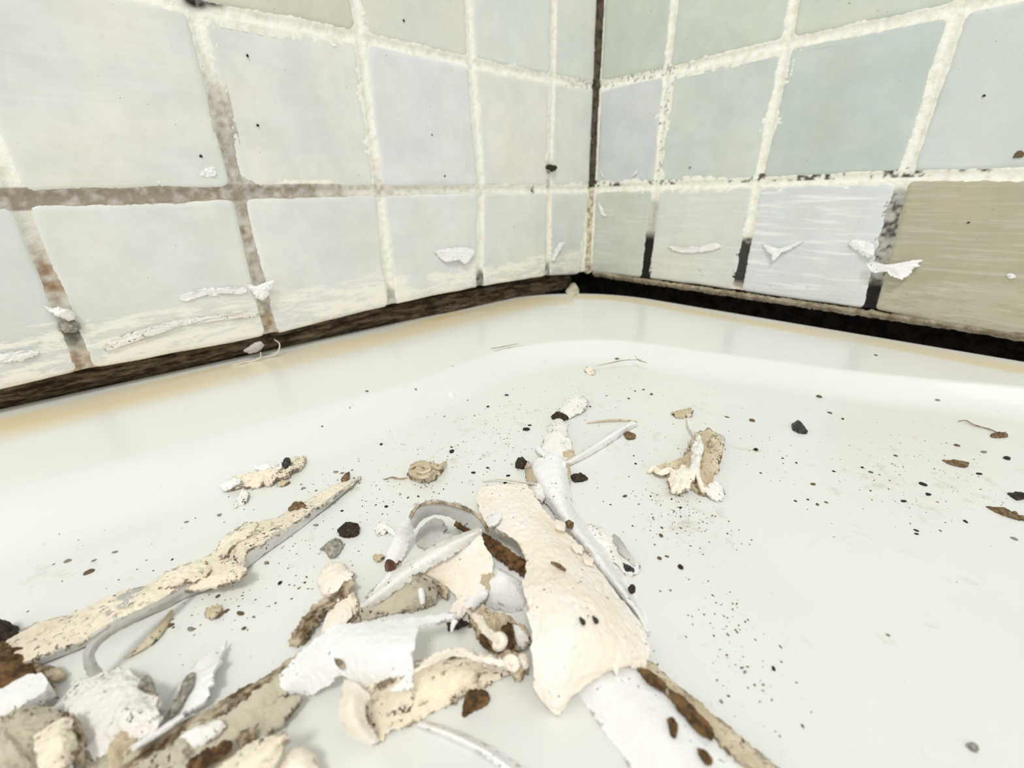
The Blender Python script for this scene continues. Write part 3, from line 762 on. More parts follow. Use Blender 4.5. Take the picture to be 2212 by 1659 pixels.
flake('rolled_side', [(-163.6,-113.2,-59.4),(-162.7,-113.8,-58.0),(-165.9,-118.2,-57.4),(-168.5,-122.2,-57.6),(-168.3,-120.6,-58.8),(-166.9,-117.5,-59.2)], M['tan'], .4, .4, seed=62, ragged=.4, parent=rd)
flake('rolled_side', [(-159.1,-121.0,-57.4),(-156.3,-120.3,-58.4),(-158.7,-123.1,-59.0),(-161.4,-125.0,-59.2),(-162.7,-124.8,-58.0)], M['tan'], .4, .2, seed=63, ragged=.3, parent=rd)
flake('splinter', [(-157.1,-110.0,-58.6),(-156.6,-111.4,-58.0),(-157.8,-117.6,-57.0),(-158.9,-121.7,-56.6),(-159.8,-121.4,-56.8),(-159.7,-116.5,-57.6)], M['white'], .4, .3, seed=64, ragged=.3, parent=rd)
tag(flake('sealant_shaving', [(-168.4,-134.8,-59.8),(-166.9,-136.5,-59.7),(-167.2,-140.7,-59.6),(-168.8,-144.3,-59.5),(-169.3,-146.3,-59.5),(-170.1,-148.3,-59.5),(-171.4,-148.8,-59.6),(-173.0,-148.2,-59.7),(-172.5,-145.4,-59.7),(-170.9,-140.9,-59.8)], M['white_soiled'], .35, .7, 80, 8, .6, .6, 65, wf=.5), 'thin papery white shaving against the right side of the white strip', 'flake')
tag(tube('shaving_edge', [(-167.2,-140.8,-59.4),(-169.3,-143.6,-58.6),(-170.2,-145.4,-58.6),(-170.9,-147.7,-59.2)], .8, M['grey'], (.5, 1, .9, .3), wob=.5, flat=.6), 'narrow grey curl along the papery white shaving', 'flake')
chip_a = tag(flake('dirt_crumb', [(-174.3,-134.9,-55.8),(-173.8,-135.4,-55.4),(-173.3,-136.2,-55.6),(-174.1,-136.5,-55.8),(-174.6,-135.7,-56.0)], M['grit_brown'], .5, .5, 36, 5, .3, .3, 191), 'brown crumb sitting halfway up the white half-round strip', 'crumb')
chip_b = tag(flake('dirt_crumb', [(-176.8,-150.1,-57.6),(-176.4,-150.4,-57.2),(-175.9,-150.9,-57.6),(-176.3,-151.1,-58.0),(-177.1,-150.8,-57.8)], M['dark'], .5, .6, 36, 5, .3, .3, 192), 'dark crumb on the lower right edge of the white half-round strip', 'crumb')
up1 = tag(flake('sealant_bit', [(-131.1,-96.7,-59.4),(-128.0,-96.6,-58.6),(-126.3,-97.6,-58.2),(-125.4,-99.8,-58.4),(-126.8,-102.8,-58.8),(-131.1,-104.8,-59.0),(-135.2,-104.9,-59.0),(-138.7,-104.1,-59.2),(-137.7,-100.8,-59.3),(-134.2,-98.3,-59.3)], M['white_soiled'], .4, .5, 60, 8, .6, .5, 66), 'small white bit at the far end of the sealant pile, grit at its foot', 'flake')
tag(flake('sealant_bit', [(-142.2,-102.1,-59.5),(-140.6,-104.0,-58.8),(-142.2,-107.5,-58.6),(-146.4,-111.7,-58.6),(-149.4,-115.5,-59.0),(-151.8,-118.2,-59.4),(-155.3,-118.0,-59.2),(-156.0,-114.5,-59.2),(-154.6,-110.1,-59.4),(-148.6,-106.3,-59.4)], M['white_soiled'], .5, 1.1, 72, 9, .5, .6, 67), 'soiled white bit between the far white bit and the white strip', 'flake')
tag(flake('residue_crust', [(-154.4,-115.5,-59.6),(-151.6,-115.3,-59.2),(-151.1,-117.6,-59.2),(-152.1,-119.6,-59.4),(-154.3,-119.8,-59.6),(-155.4,-118.1,-59.6)], M['tan'], .5, 1.0, 50, 8, .5, 1.0, 68, wf=1), 'tan crust at the foot of the white stick', 'flake')
tag(sheet('sealant_stick', [[(-156.3,-118.6,-59.2),(-150.8,-118.8,-58.8),(-141.2,-118.4,-58.8),(-131.7,-118.1,-58.8),(-127.5,-118.6,-58.9)], [(-156.9,-120.3,-58.4),(-151.7,-120.6,-57.8),(-143.1,-120.4,-57.8),(-133.4,-120.1,-57.9),(-129.3,-120.6,-58.2)], [(-155.4,-119.9,-59.8),(-149.7,-120.5,-59.8),(-141.7,-120.5,-59.8),(-131.6,-120.0,-59.8),(-127.6,-120.2,-59.8)]], M['white'], .5, 50, 10, .15, .1, 69),
    'slim white stick of sealant pointing up to the right', 'sealant strip')
tag(tube('clear_fibre', [(-174.0,-110.7,-59.6),(-171.4,-113.7,-58.8),(-169.3,-118.9,-58.0),(-168.3,-122.0,-57.4)], .22, M['pale_hair'], (.6, 1, 1)), 'fine clear fibre leading to the top of the white strip', 'fibre')
tag(tube('clear_fibre', [(-174.1,-112.5,-59.4),(-175.5,-114.8,-59.4),(-175.9,-117.3,-59.0),(-174.0,-119.6,-58.0)], .4, M['pale_hair'], (.6, 1, .6)), 'short clear loop of fibre at the top of the cream sheet', 'fibre')

# 6 the big cream sheet
ms = tag(empty('sealant_sheet', [(-182.2,-145.8,-60.0)][0]), 'largest cream sealant sheet, arched over the pile with a torn lower edge', 'sealant sheet')
sheet('arched_skin', [[(-179.1,-115.3,-57.0),(-176.4,-116.5,-56.6),(-173.7,-118.6,-56.4),(-170.2,-120.9,-57.0)],
                      [(-182.5,-119.9,-56.0),(-179.8,-123.5,-55.2),(-177.0,-126.9,-55.0),(-174.7,-130.7,-56.0)],
                      [(-185.2,-126.7,-55.0),(-183.2,-129.9,-54.0),(-180.6,-134.1,-53.8),(-176.0,-138.2,-56.0)],
                      [(-185.1,-133.4,-54.0),(-184.2,-136.6,-53.0),(-182.2,-140.8,-53.0),(-178.1,-144.8,-56.0)],
                      [(-187.6,-138.8,-53.0),(-186.9,-142.2,-52.0),(-184.5,-146.0,-52.6),(-179.9,-149.7,-56.2)],
                      [(-192.2,-142.8,-52.0),(-190.3,-146.3,-51.0),(-186.7,-150.2,-52.0),(-180.9,-153.2,-56.6)],
                      [(-195.0,-146.9,-52.0),(-192.7,-150.2,-51.0),(-188.5,-153.6,-52.4),(-181.9,-156.3,-57.2)],
                      [(-197.0,-149.5,-53.0),(-194.5,-152.5,-52.0),(-189.6,-155.9,-53.4),(-183.5,-158.2,-57.4)],
                      [(-197.9,-150.2,-54.4),(-196.0,-153.0,-53.8),(-193.6,-155.1,-54.2),(-190.0,-156.9,-55.2),(-184.8,-158.5,-57.6)],
                      [(-198.4,-151.2,-56.2),(-196.8,-153.7,-55.8),(-193.8,-155.2,-55.6),(-189.8,-156.9,-55.8),(-185.2,-158.6,-57.6)],
                      [(-198.3,-152.4,-58.4),(-197.3,-154.2,-58.2),(-194.6,-155.0,-57.0),(-190.0,-156.7,-56.2),(-185.4,-158.7,-57.7)],
                      [(-197.6,-153.6,-59.7),(-197.2,-154.3,-59.6),(-195.2,-154.6,-58.4),(-190.6,-156.3,-56.4),(-185.7,-158.7,-57.8)]], M['cream'], .6, 90, 150, .5, .4, 71, ms, wf=.12)
tag(flake('peeled_patch', [(-185.5,-125.1,-54.4),(-184.0,-126.2,-53.8),(-183.0,-127.2,-53.4),(-184.1,-128.8,-53.2),(-186.1,-128.8,-53.4),(-186.5,-126.8,-54.2)], M['white'], .3, .2, seed=73, ragged=.3, parent=ms), 'white peeled patch')
for i, (a, sd) in enumerate((([(-178.3,-140.0,-54.4),(-177.7,-141.1,-54.6),(-178.1,-142.4,-54.8),(-179.7,-142.3,-54.0),(-179.7,-141.2,-54.0)], 74), ([(-179.1,-143.2,-54.4),(-178.2,-144.5,-55.0),(-179.9,-145.3,-54.4),(-180.7,-144.3,-53.8)], 75), ([(-176.4,-134.5,-54.0),(-175.6,-136.3,-54.6),(-177.7,-137.5,-53.8),(-178.4,-136.2,-53.4)], 76), ([(-181.6,-147.7,-54.2),(-181.3,-148.6,-54.8),(-183.1,-149.3,-54.0),(-183.5,-148.5,-53.4)], 77))):
    flake('lifted_scale', a, M['cream'], .3, .25, 30, 4, .4, .2, sd, ms)
for a in ([(-189.6,-156.6,-55.4),(-190.0,-157.1,-55.8),(-190.2,-157.4,-56.4)], [(-186.4,-157.9,-57.2),(-185.9,-158.5,-57.8),(-185.5,-158.8,-58.2)]):
    tube('torn_thread', a, .6, M['cream'], (1, .7, .2), parent=ms)
tag(tube('brown_fibre', [(-186.3,-142.6,-51.4),(-186.0,-143.6,-51.4),(-185.9,-145.1,-51.4)], .35, M['grit_brown'], (.5, 1, .6)), 'short brown splinter lying on the big cream sheet', 'fibre')
for a, l in (([(-190.8,-152.2,-51.1)][0], 'larger black speck on the lower part of the big cream sheet'), ([(-189.0,-152.9,-51.8)][0], 'smaller black speck right of the larger one on the big cream sheet')):
    WORLD_A = np.array(a)
    o = tag(link('grit_speck', rock_mesh('grit_speck', M['black'], 5), None, WORLD_A), l, 'crumb')
    o.scale = (.0006, .00035, .0003)
    o.rotation_euler = (0, 0, 1.1)

# 7 white ribbon arch, diagonal roll, cream fold, brown speckled sheet, lump behind
ar = tag(empty('sealant_arch', [(-190.4,-116.7,-60.0)][0]), 'white ribbon arched in a hoop on the left of the big cream sheet', 'sealant ribbon')
sheet('hoop_leg', [[(-202.0,-118.0,-59.4),(-198.7,-116.3,-57.0),(-197.1,-117.2,-53.5),(-196.3,-118.4,-50.4),(-195.0,-120.1,-48.8)], [(-200.8,-119.0,-59.1),(-197.6,-117.6,-56.8),(-196.7,-118.7,-53.4),(-195.9,-119.5,-50.6),(-194.5,-120.5,-49.2)], [(-199.5,-119.4,-59.5),(-196.6,-118.3,-57.6),(-195.6,-119.0,-54.4),(-195.1,-119.8,-51.6),(-193.8,-120.9,-50.0)]], M['white'], .4, 50, 10, .35, .25, 81, ar, up=(-.4, -.6, .6))
sheet('hoop_top', [[(-196.4,-119.3,-51.6),(-195.5,-120.6,-49.0),(-193.7,-122.2,-48.0),(-192.0,-124.1,-48.0),(-189.8,-125.9,-49.0),(-188.0,-127.7,-51.0),(-187.4,-129.4,-53.4)], [(-196.3,-119.7,-52.6),(-195.1,-120.9,-50.4),(-193.4,-122.3,-49.6),(-192.0,-123.8,-49.6),(-190.2,-125.4,-50.6),(-188.7,-127.2,-52.2),(-188.0,-128.9,-53.8)], [(-195.9,-119.4,-54.0),(-194.5,-120.4,-52.2),(-192.9,-121.9,-51.4),(-191.7,-123.5,-51.4),(-190.4,-125.0,-52.4),(-189.4,-126.6,-53.6),(-188.4,-128.1,-54.6)]], M['grey'], .4, 60, 8, .35, .25, 82, ar, up=(.2, -.8, .4))
tag(sheet('soiled_rim', [[(-196.6,-119.4,-51.2),(-195.6,-120.5,-48.8),(-193.7,-122.3,-47.8),(-192.0,-124.1,-47.8),(-189.7,-126.0,-48.8),(-187.8,-127.9,-50.8),(-187.3,-129.8,-53.2)], [(-196.5,-119.8,-51.4),(-195.5,-120.9,-49.0),(-193.8,-122.6,-48.0),(-192.2,-124.4,-48.0),(-190.1,-126.3,-49.0),(-188.3,-128.0,-51.0),(-187.8,-129.7,-53.2)]], M['brown_mottled'], .3, 60, 4, .3, .15, 83, ar, up=(.2, -.8, .4)), 'brown soiled rim')
bm_ = tag(empty('sealant_roll', [(-197.7,-122.1,-60.0)][0]), 'white rolled sealant strip lying diagonally below the hoop', 'sealant strip')
sheet('rolled_skin', [[(-208.0,-122.3,-59.2),(-203.0,-122.2,-57.4),(-198.3,-124.0,-55.0),(-194.3,-126.4,-53.0),(-188.5,-129.0,-51.8)],
                      [(-208.5,-124.2,-58.2),(-203.9,-125.6,-56.0),(-199.4,-126.9,-53.8),(-195.4,-128.9,-51.8),(-189.5,-130.6,-50.8)],
                      [(-208.3,-124.4,-59.4),(-203.8,-126.1,-57.6),(-199.5,-127.6,-55.4),(-195.4,-129.5,-53.6),(-189.1,-130.3,-52.4)]], M['white_soiled'], .6, 70, 12, .35, .25, 82, bm_)
flake('spear_tip', [(-207.4,-123.4,-58.4),(-205.0,-122.8,-57.6),(-201.4,-121.6,-57.0),(-199.5,-121.0,-57.0),(-201.1,-122.9,-56.6),(-203.7,-124.0,-57.0),(-206.2,-124.3,-58.0)], M['white'], .4, .4, 60, 6, .3, .3, 83, bm_)
sheet('end_lip', [[(-189.7,-129.5,-51.4),(-190.1,-131.8,-53.2),(-190.2,-133.6,-55.0)], [(-191.4,-129.2,-52.6),(-191.3,-131.8,-54.0),(-191.2,-133.9,-55.6)]], M['cream'], .5, 30, 8, .3, .2, 84, bm_)
cf = tag(sheet('sealant_fold', [[(-200.1,-126.2,-55.8),(-196.0,-128.4,-54.2),(-191.5,-129.5,-52.6),(-189.8,-129.9,-52.0)], [(-199.1,-127.2,-56.4),(-195.6,-129.8,-56.0),(-192.4,-131.5,-55.0),(-189.9,-132.8,-54.4)], [(-197.6,-129.1,-57.4),(-196.2,-131.7,-57.6),(-193.8,-133.4,-57.0),(-190.9,-134.4,-56.0)],
                            [(-197.0,-132.6,-58.0),(-196.7,-134.2,-57.8),(-195.2,-135.2,-57.2),(-192.6,-135.1,-57.0)], [(-198.5,-133.7,-58.2),(-198.2,-135.1,-58.0),(-196.6,-135.2,-58.0),(-194.6,-135.8,-57.6)], [(-199.6,-134.8,-58.4),(-198.8,-135.6,-58.6),(-197.0,-135.9,-58.6),(-195.3,-136.0,-58.4)]], M['cream'], .5, 60, 50, .45, .35, 85),
         'hollow cream fold under the diagonal white roll', 'sealant sheet')
flake('torn_fringe', [(-198.1,-128.8,-57.4),(-197.3,-129.9,-57.6),(-197.4,-131.2,-58.2),(-197.9,-131.3,-59.0),(-198.3,-130.1,-58.8),(-198.3,-129.5,-58.0)], M['tan'], .4, .3, seed=86, ragged=.6, parent=cf)
flake('torn_fringe', [(-192.3,-133.4,-56.4),(-191.1,-134.0,-56.0),(-191.3,-135.1,-56.4),(-192.8,-135.9,-57.2),(-193.7,-135.7,-57.8),(-193.8,-134.7,-57.0)], M['tan'], .5, .8, seed=87, ragged=.7, wrinkle=.9, parent=cf, wf=.9)
flake('white_fold', [(-196.8,-134.4,-57.6),(-195.0,-135.5,-57.0),(-193.4,-135.8,-56.6),(-193.5,-136.6,-57.0),(-195.2,-136.4,-57.8),(-197.2,-135.8,-58.2)], M['white'], .4, .5, seed=88, ragged=.4, parent=cf)
tag(sheet('speckled_sheet', [[(-209.7,-123.9,-59.4),(-206.8,-124.2,-57.6),(-203.4,-125.6,-56.0),(-200.5,-127.7,-55.2),(-198.8,-131.6,-56.0)], [(-209.2,-124.6,-59.6),(-206.5,-124.9,-58.8),(-203.3,-126.3,-57.8),(-200.7,-128.2,-57.2),(-198.9,-131.0,-57.6)], [(-208.0,-125.9,-59.8),(-206.0,-127.0,-59.8),(-203.6,-128.5,-59.7),(-201.4,-130.2,-59.6),(-199.6,-130.8,-59.2)]], M['mottled'], .5, 70, 24, .5, .4, 89),
    'grey brown speckled sealant sheet tilted beneath the diagonal white roll', 'sealant sheet')
tag(tube('splinter', [(-200.9,-129.2,-56.4),(-201.4,-130.3,-56.8),(-201.7,-130.9,-57.4)], .5, M['white'], (.8, 1, .7)), 'tiny white splinter on the grey brown speckled sheet', 'splinter')
tag(flake('sealant_lump', [(-190.7,-132.1,-58.6),(-189.1,-131.9,-58.4),(-188.0,-134.1,-58.6),(-187.7,-137.0,-58.8),(-187.7,-139.0,-58.8),(-189.3,-140.5,-58.8),(-191.4,-139.9,-58.8),(-193.0,-137.6,-58.8),(-194.0,-135.2,-58.8),(-194.1,-134.2,-58.8),(-192.1,-133.6,-58.6)], M['white'], 1, 3.0, 72, 12, .3, .4, 90), 'smooth white lump of sealant in the hollow of the pile', 'sealant lump')
tag(flake('inner_curl', [(-192.2,-114.1,-59.4),(-190.2,-115.1,-58.0),(-188.9,-117.3,-57.4),(-189.4,-119.3,-57.8),(-190.6,-119.6,-58.6),(-188.8,-121.4,-59.0),(-191.3,-121.3,-59.2),(-194.2,-119.5,-59.4),(-194.6,-117.1,-59.5)], M['grey'], .4, .8, 60, 8, .3, .5, 91), 'grey curl of sealant seen through the white hoop', 'flake')

# 8 long white ribbon with brown edge running under the pile
rb = tag(empty('sealant_band', [(-188.0,-164.0,-60.0)][0]), 'broad smooth white sealant band with a brown stained edge, running out at lower right', 'sealant strip')
sheet('smooth_band', [[(-187.9,-127.6,-59.7),(-190.4,-141.8,-59.7),(-193.7,-154.5,-59.8),(-194.9,-159.6,-59.8),(-195.7,-164.0,-59.8),(-196.3,-167.1,-59.8)],
                      [(-185.7,-127.6,-58.6),(-188.3,-143.6,-58.0),(-191.5,-156.9,-57.4),(-192.0,-162.4,-57.2),(-192.6,-167.3,-57.2),(-193.2,-170.6,-57.2)],
                      [(-184.5,-127.4,-58.6),(-186.1,-145.4,-58.2),(-187.1,-158.0,-57.8),(-187.5,-164.1,-57.8),(-188.0,-169.5,-57.8),(-188.6,-172.9,-57.8)],
                      [(-182.5,-126.4,-59.7),(-183.0,-145.5,-59.7),(-183.1,-158.1,-59.8),(-183.4,-164.7,-59.8),(-183.5,-170.5,-59.8),(-183.7,-175.0,-59.8),(-183.7,-177.9,-59.8)]], M['white'], .5, 110, 20, .2, .2, 95, rb)
tag(sheet('stained_edge', [[(-186.0,-117.6,-57.8),(-185.2,-127.3,-57.4),(-184.7,-136.6,-57.2)], [(-187.7,-119.2,-58.0),(-187.6,-129.4,-57.6),(-187.3,-138.9,-57.4)]], M['brown'], .5, 60, 8, .4, .4, 96, rb), 'brown mottled stained edge')
tag(sheet('stained_edge', [[(-183.8,-157.9,-59.0),(-184.0,-161.6,-58.8),(-184.2,-165.4,-58.8),(-184.3,-169.4,-58.8),(-184.4,-173.0,-58.8),(-184.4,-176.2,-58.8)], [(-186.6,-158.1,-57.7),(-187.1,-162.0,-57.4),(-187.3,-165.7,-57.4),(-187.4,-169.5,-57.4),(-187.6,-172.5,-57.4),(-187.6,-175.2,-57.4)]], M['tan'], .35, 90, 9, .5, .3, 97, rb), 'tan stained edge')
for i, a in enumerate(([(-186.7,-158.7,-57.3),(-185.9,-159.3,-57.6),(-185.8,-160.6,-57.7),(-185.9,-161.9,-57.7),(-187.2,-162.2,-57.2),(-187.7,-161.0,-57.0),(-187.5,-159.7,-57.0)], [(-186.2,-162.4,-57.4),(-185.7,-163.7,-57.7),(-186.0,-165.4,-57.7),(-186.2,-167.0,-57.6),(-186.9,-168.4,-57.4),(-188.1,-168.5,-57.0),(-188.5,-167.1,-57.0),(-188.1,-165.3,-57.0),(-187.3,-163.3,-57.0)],
                       [(-190.0,-164.1,-56.7),(-189.2,-164.4,-56.8),(-189.6,-165.4,-56.8),(-190.9,-165.8,-56.7),(-191.1,-165.3,-56.7),(-190.5,-164.7,-56.7)], [(-190.2,-167.9,-56.7),(-189.7,-168.4,-56.9),(-189.9,-169.5,-56.9),(-190.8,-169.4,-56.7),(-190.8,-168.5,-56.7)])):
    tag(flake('rust_stain', a, M['brown'], .2, .1, 40, 5, .4, .15, 98 + i, rb), 'rust brown crusted stain')

# 9 big white torn sheet in front, trough roll, crumbly wads
ws = tag(empty('torn_sheet', [(-212.9,-130.2,-60.0)][0]), 'big smooth white torn sheet with a thin arm, front centre-left of the pile', 'sealant sheet')
sheet('smooth_skin', [[(-223.3,-127.0,-59.4),(-220.7,-127.0,-58.0),(-217.8,-127.4,-56.0),(-214.6,-128.2,-54.0),(-211.4,-130.9,-53.0),(-208.4,-133.6,-52.6),(-205.5,-136.1,-52.4)],
                      [(-222.5,-128.0,-59.3),(-220.1,-129.0,-57.6),(-217.2,-130.4,-55.4),(-214.2,-132.2,-53.4),(-211.6,-135.0,-52.0),(-209.3,-137.2,-51.6),(-207.2,-139.0,-51.6)],
                      [(-221.7,-128.8,-59.3),(-219.4,-130.1,-57.8),(-216.7,-132.0,-55.8),(-214.3,-134.6,-54.0),(-212.3,-137.4,-52.6),(-210.4,-139.2,-52.2),(-208.5,-140.7,-52.2)],
                      [(-220.0,-129.5,-59.5),(-219.0,-131.6,-59.0),(-217.4,-132.9,-57.8),(-215.4,-134.4,-56.0),(-213.9,-138.2,-55.6),(-211.7,-140.2,-55.8),(-209.5,-141.7,-56.0)]], M['white'], .5, 90, 44, .4, .25, 111, ws, wf=.09)
sheet('torn_arm', [[(-206.0,-135.8,-52.5),(-203.7,-137.2,-52.6),(-200.7,-138.6,-53.0)], [(-207.1,-137.9,-51.8),(-204.7,-138.0,-52.4),(-201.3,-139.7,-53.0)]], M['white'], .5, 40, 8, .25, .1, 112, ws)
tube('torn_thread', [(-201.6,-139.6,-53.0),(-202.2,-139.8,-53.4),(-202.6,-140.0,-54.0)], .45, M['white'], (1, .7, .4), parent=ws)
flake('dirt_smear', [(-215.4,-132.7,-54.4),(-214.9,-133.1,-54.2),(-214.8,-134.3,-54.0),(-215.0,-134.9,-54.2),(-215.3,-134.4,-54.6),(-215.5,-133.5,-54.6)], M['brown_mottled'], .2, .2, 30, 4, .5, .2, 113, ws)
tr = tag(empty('sealant_trough', [(-209.8,-142.1,-60.0)][0]), 'cream trough-shaped roll of sealant in front of the big white torn sheet', 'sealant strip')
sheet('trough_wall', [[(-215.4,-138.9,-54.6),(-214.1,-140.0,-54.2),(-211.5,-140.8,-54.2),(-208.4,-141.3,-54.2),(-205.3,-142.3,-54.4),(-202.9,-144.0,-55.0),(-201.1,-146.2,-55.8),(-198.0,-147.8,-57.0)],
                      [(-214.7,-139.3,-57.0),(-213.4,-139.7,-57.0),(-210.5,-140.3,-57.2),(-207.6,-140.5,-57.4),(-204.9,-141.5,-57.4),(-202.7,-143.2,-57.4),(-200.8,-145.5,-57.8),(-197.9,-147.5,-58.0)],
                      [(-214.9,-140.1,-58.8),(-213.3,-140.5,-59.0),(-210.5,-141.2,-59.0),(-206.8,-141.8,-59.0),(-204.1,-142.5,-59.0),(-202.2,-143.5,-59.0),(-200.5,-145.4,-59.0),(-197.5,-147.3,-59.0)],
                      [(-215.1,-141.8,-59.4),(-213.1,-142.4,-59.6),(-210.5,-143.1,-59.7),(-207.1,-144.1,-59.7),(-204.3,-144.7,-59.7),(-202.1,-145.3,-59.7),(-200.3,-145.9,-59.7),(-197.3,-147.3,-59.6)]], M['cream_dirty'], .8, 110, 26, .5, .35, 115, tr)
sheet('folded_lip', [[(-215.6,-136.0,-54.4),(-217.0,-138.3,-54.2),(-217.7,-139.6,-55.0),(-217.3,-140.8,-57.0),(-215.8,-142.1,-59.0)], [(-214.9,-138.6,-53.0),(-216.3,-140.6,-52.6),(-216.8,-141.6,-53.6),(-216.3,-142.2,-56.0),(-215.3,-142.5,-58.6)], [(-214.0,-139.9,-54.4),(-215.2,-140.9,-54.4),(-215.5,-141.5,-55.4),(-215.1,-141.9,-57.4),(-214.7,-142.1,-59.2)]], M['cream'], .7, 60, 16, .3, .25, 116, tr)
sheet('top_edge', [[(-208.8,-140.9,-54.0),(-206.5,-142.3,-53.0),(-204.2,-143.3,-53.0),(-201.9,-145.4,-54.0),(-199.9,-147.1,-55.0),(-198.3,-148.3,-56.0)], [(-208.8,-141.4,-54.2),(-206.3,-142.3,-54.0),(-204.1,-143.4,-54.0),(-202.2,-145.4,-54.8),(-200.4,-147.2,-55.6),(-198.8,-148.1,-56.4)]], M['cream'], .5, 60, 6, .6, .4, 117, tr)
tag(flake('dark_chip', [(-204.5,-144.5,-59.5),(-203.9,-145.0,-58.6),(-203.1,-146.1,-58.2),(-202.7,-147.1,-58.4),(-203.2,-147.4,-59.0),(-204.6,-146.9,-59.4),(-205.9,-146.5,-59.8),(-205.4,-145.7,-59.7)], M['brown'], .5, 1.2, 44, 6, .4, .5, 118), 'rust brown chip with pale edge in front of the cream trough', 'chip')
cw = tag(flake('crumbly_wad', [(-197.7,-136.4,-58.0),(-196.2,-138.1,-57.0),(-195.2,-140.8,-56.6),(-193.7,-142.6,-56.8),(-193.4,-144.9,-57.4),(-194.1,-146.2,-58.2),(-195.9,-145.5,-58.4),(-197.6,-144.2,-58.6),(-198.5,-142.1,-58.6),(-198.1,-139.3,-58.4)], M['tan'], .8, 2.4, 90, 14, .8, 1.6, 121, wf=.6), 'tan crumbly wad between the cream fold and the big cream sheet', 'residue lump')
sheet('curled_skin', [[(-198.7,-137.6,-55.4),(-199.0,-140.0,-55.0),(-199.3,-142.2,-55.2),(-198.9,-144.1,-55.6),(-198.2,-145.5,-55.6)], [(-198.6,-138.4,-54.6),(-198.6,-140.7,-54.2),(-198.7,-143.0,-54.4),(-198.3,-144.6,-54.8),(-197.7,-145.5,-55.0)]], M['cream'], .5, 50, 6, .3, .3, 122, cw)
flake('smooth_shard', [(-195.3,-144.0,-55.4),(-194.9,-145.0,-55.2),(-194.8,-146.4,-56.0),(-195.0,-146.8,-56.8),(-195.9,-146.4,-57.0),(-196.2,-145.4,-56.0)], M['white_soiled'], .5, .5, seed=123, ragged=.3, parent=cw)
flake('dirt_clot', [(-196.8,-143.2,-55.0),(-195.6,-144.0,-55.0),(-196.3,-145.4,-55.2),(-197.1,-145.9,-56.0),(-197.9,-145.3,-55.6),(-197.7,-144.3,-55.0)], M['brown'], .6, .6, seed=124, ragged=.6, wrinkle=.9, parent=cw, wf=.9)
flake('dirt_clot', [(-199.0,-141.2,-56.2),(-199.0,-142.8,-56.2),(-198.8,-143.9,-57.0),(-199.3,-142.7,-57.6),(-199.3,-141.4,-57.2)], M['brown'], .5, .5, seed=125, ragged=.6, wrinkle=.7, parent=cw, wf=.9)
tube('curl', [(-198.8,-144.0,-55.0),(-198.3,-144.6,-54.4),(-198.3,-145.3,-54.6),(-198.8,-145.2,-55.2),(-199.1,-144.5,-55.4)], .7, M['cream'], (.8, 1, .8), parent=cw)
gw = tag(flake('crumbly_wad', [(-198.9,-144.5,-57.6),(-198.0,-145.8,-56.6),(-197.0,-147.2,-56.6),(-196.7,-148.5,-57.4),(-197.2,-148.4,-58.4),(-198.2,-148.1,-59.1),(-198.7,-147.2,-58.6),(-199.1,-145.8,-58.2)], M['tan'], .7, 1.6, 70, 12, .8, 1.4, 127, wf=.8), 'small gritty tan wad right of the cream trough', 'residue lump')
tube('curl', [(-199.5,-147.1,-55.4),(-199.0,-147.7,-54.8),(-198.8,-148.3,-55.0),(-199.2,-148.4,-55.6),(-199.5,-147.7,-55.8)], .7, M['cream'], (.8, 1, .7), parent=gw, wob=.4)
tube('curl', [(-198.0,-148.0,-55.6),(-197.6,-148.5,-55.6),(-197.5,-148.8,-56.6)], .6, M['cream'], (.8, 1, .6), parent=gw, wob=.4)
tag(sheet('sealant_stick', [[(-210.8,-143.3,-59.7),(-208.9,-146.7,-59.6),(-206.9,-151.2,-59.6),(-205.6,-155.9,-59.6)], [(-210.5,-143.7,-59.0),(-208.6,-147.1,-58.8),(-206.5,-151.6,-58.8),(-205.1,-156.4,-58.8)], [(-209.9,-143.4,-59.7),(-207.7,-146.6,-59.8),(-205.5,-151.3,-59.8),(-203.9,-156.4,-59.8)]], M['white'], .4, 44, 8, .2, .1, 129),
    'blurred white stick of sealant lying flat at the bottom centre', 'sealant strip')
tag(flake('translucent_scrap', [(-199.7,-133.9,-59.7),(-199.1,-134.6,-59.0),(-198.2,-136.1,-58.8),(-198.0,-137.2,-59.0),(-199.1,-136.6,-59.2),(-200.4,-135.7,-59.6)], M['dark'], .4, .5, 40, 6, .5, .6, 130), 'dark gritty scrap under the tip of the white torn arm', 'chip')

# 10 flakes and long twisted strip left of the white torn sheet
tag(flake('round_flake', [(-211.3,-113.6,-59.4),(-210.1,-111.9,-59.2),(-208.7,-111.3,-59.0),(-207.3,-112.6,-58.8),(-206.5,-115.0,-58.6),(-206.6,-117.1,-58.4),(-208.1,-118.6,-58.4),(-209.5,-118.8,-58.6),(-211.1,-117.7,-59.0),(-211.7,-115.9,-59.3)], M['cream'], .5, .9, 72, 9, .5, .5, 141), 'round cream flake with a frilled edge left of the white roll', 'flake')
tag(flake('pinched_flake', [(-209.8,-120.0,-58.8),(-208.6,-119.1,-58.4),(-208.1,-120.6,-58.2),(-208.5,-122.9,-58.4),(-208.7,-124.0,-58.8),(-209.7,-124.3,-59.1),(-210.7,-123.2,-59.2),(-210.5,-121.6,-59.0)], M['cream_dirty'], .5, .8, 60, 8, .4, .5, 142), 'pinched cream flake just below the round frilled flake', 'flake')
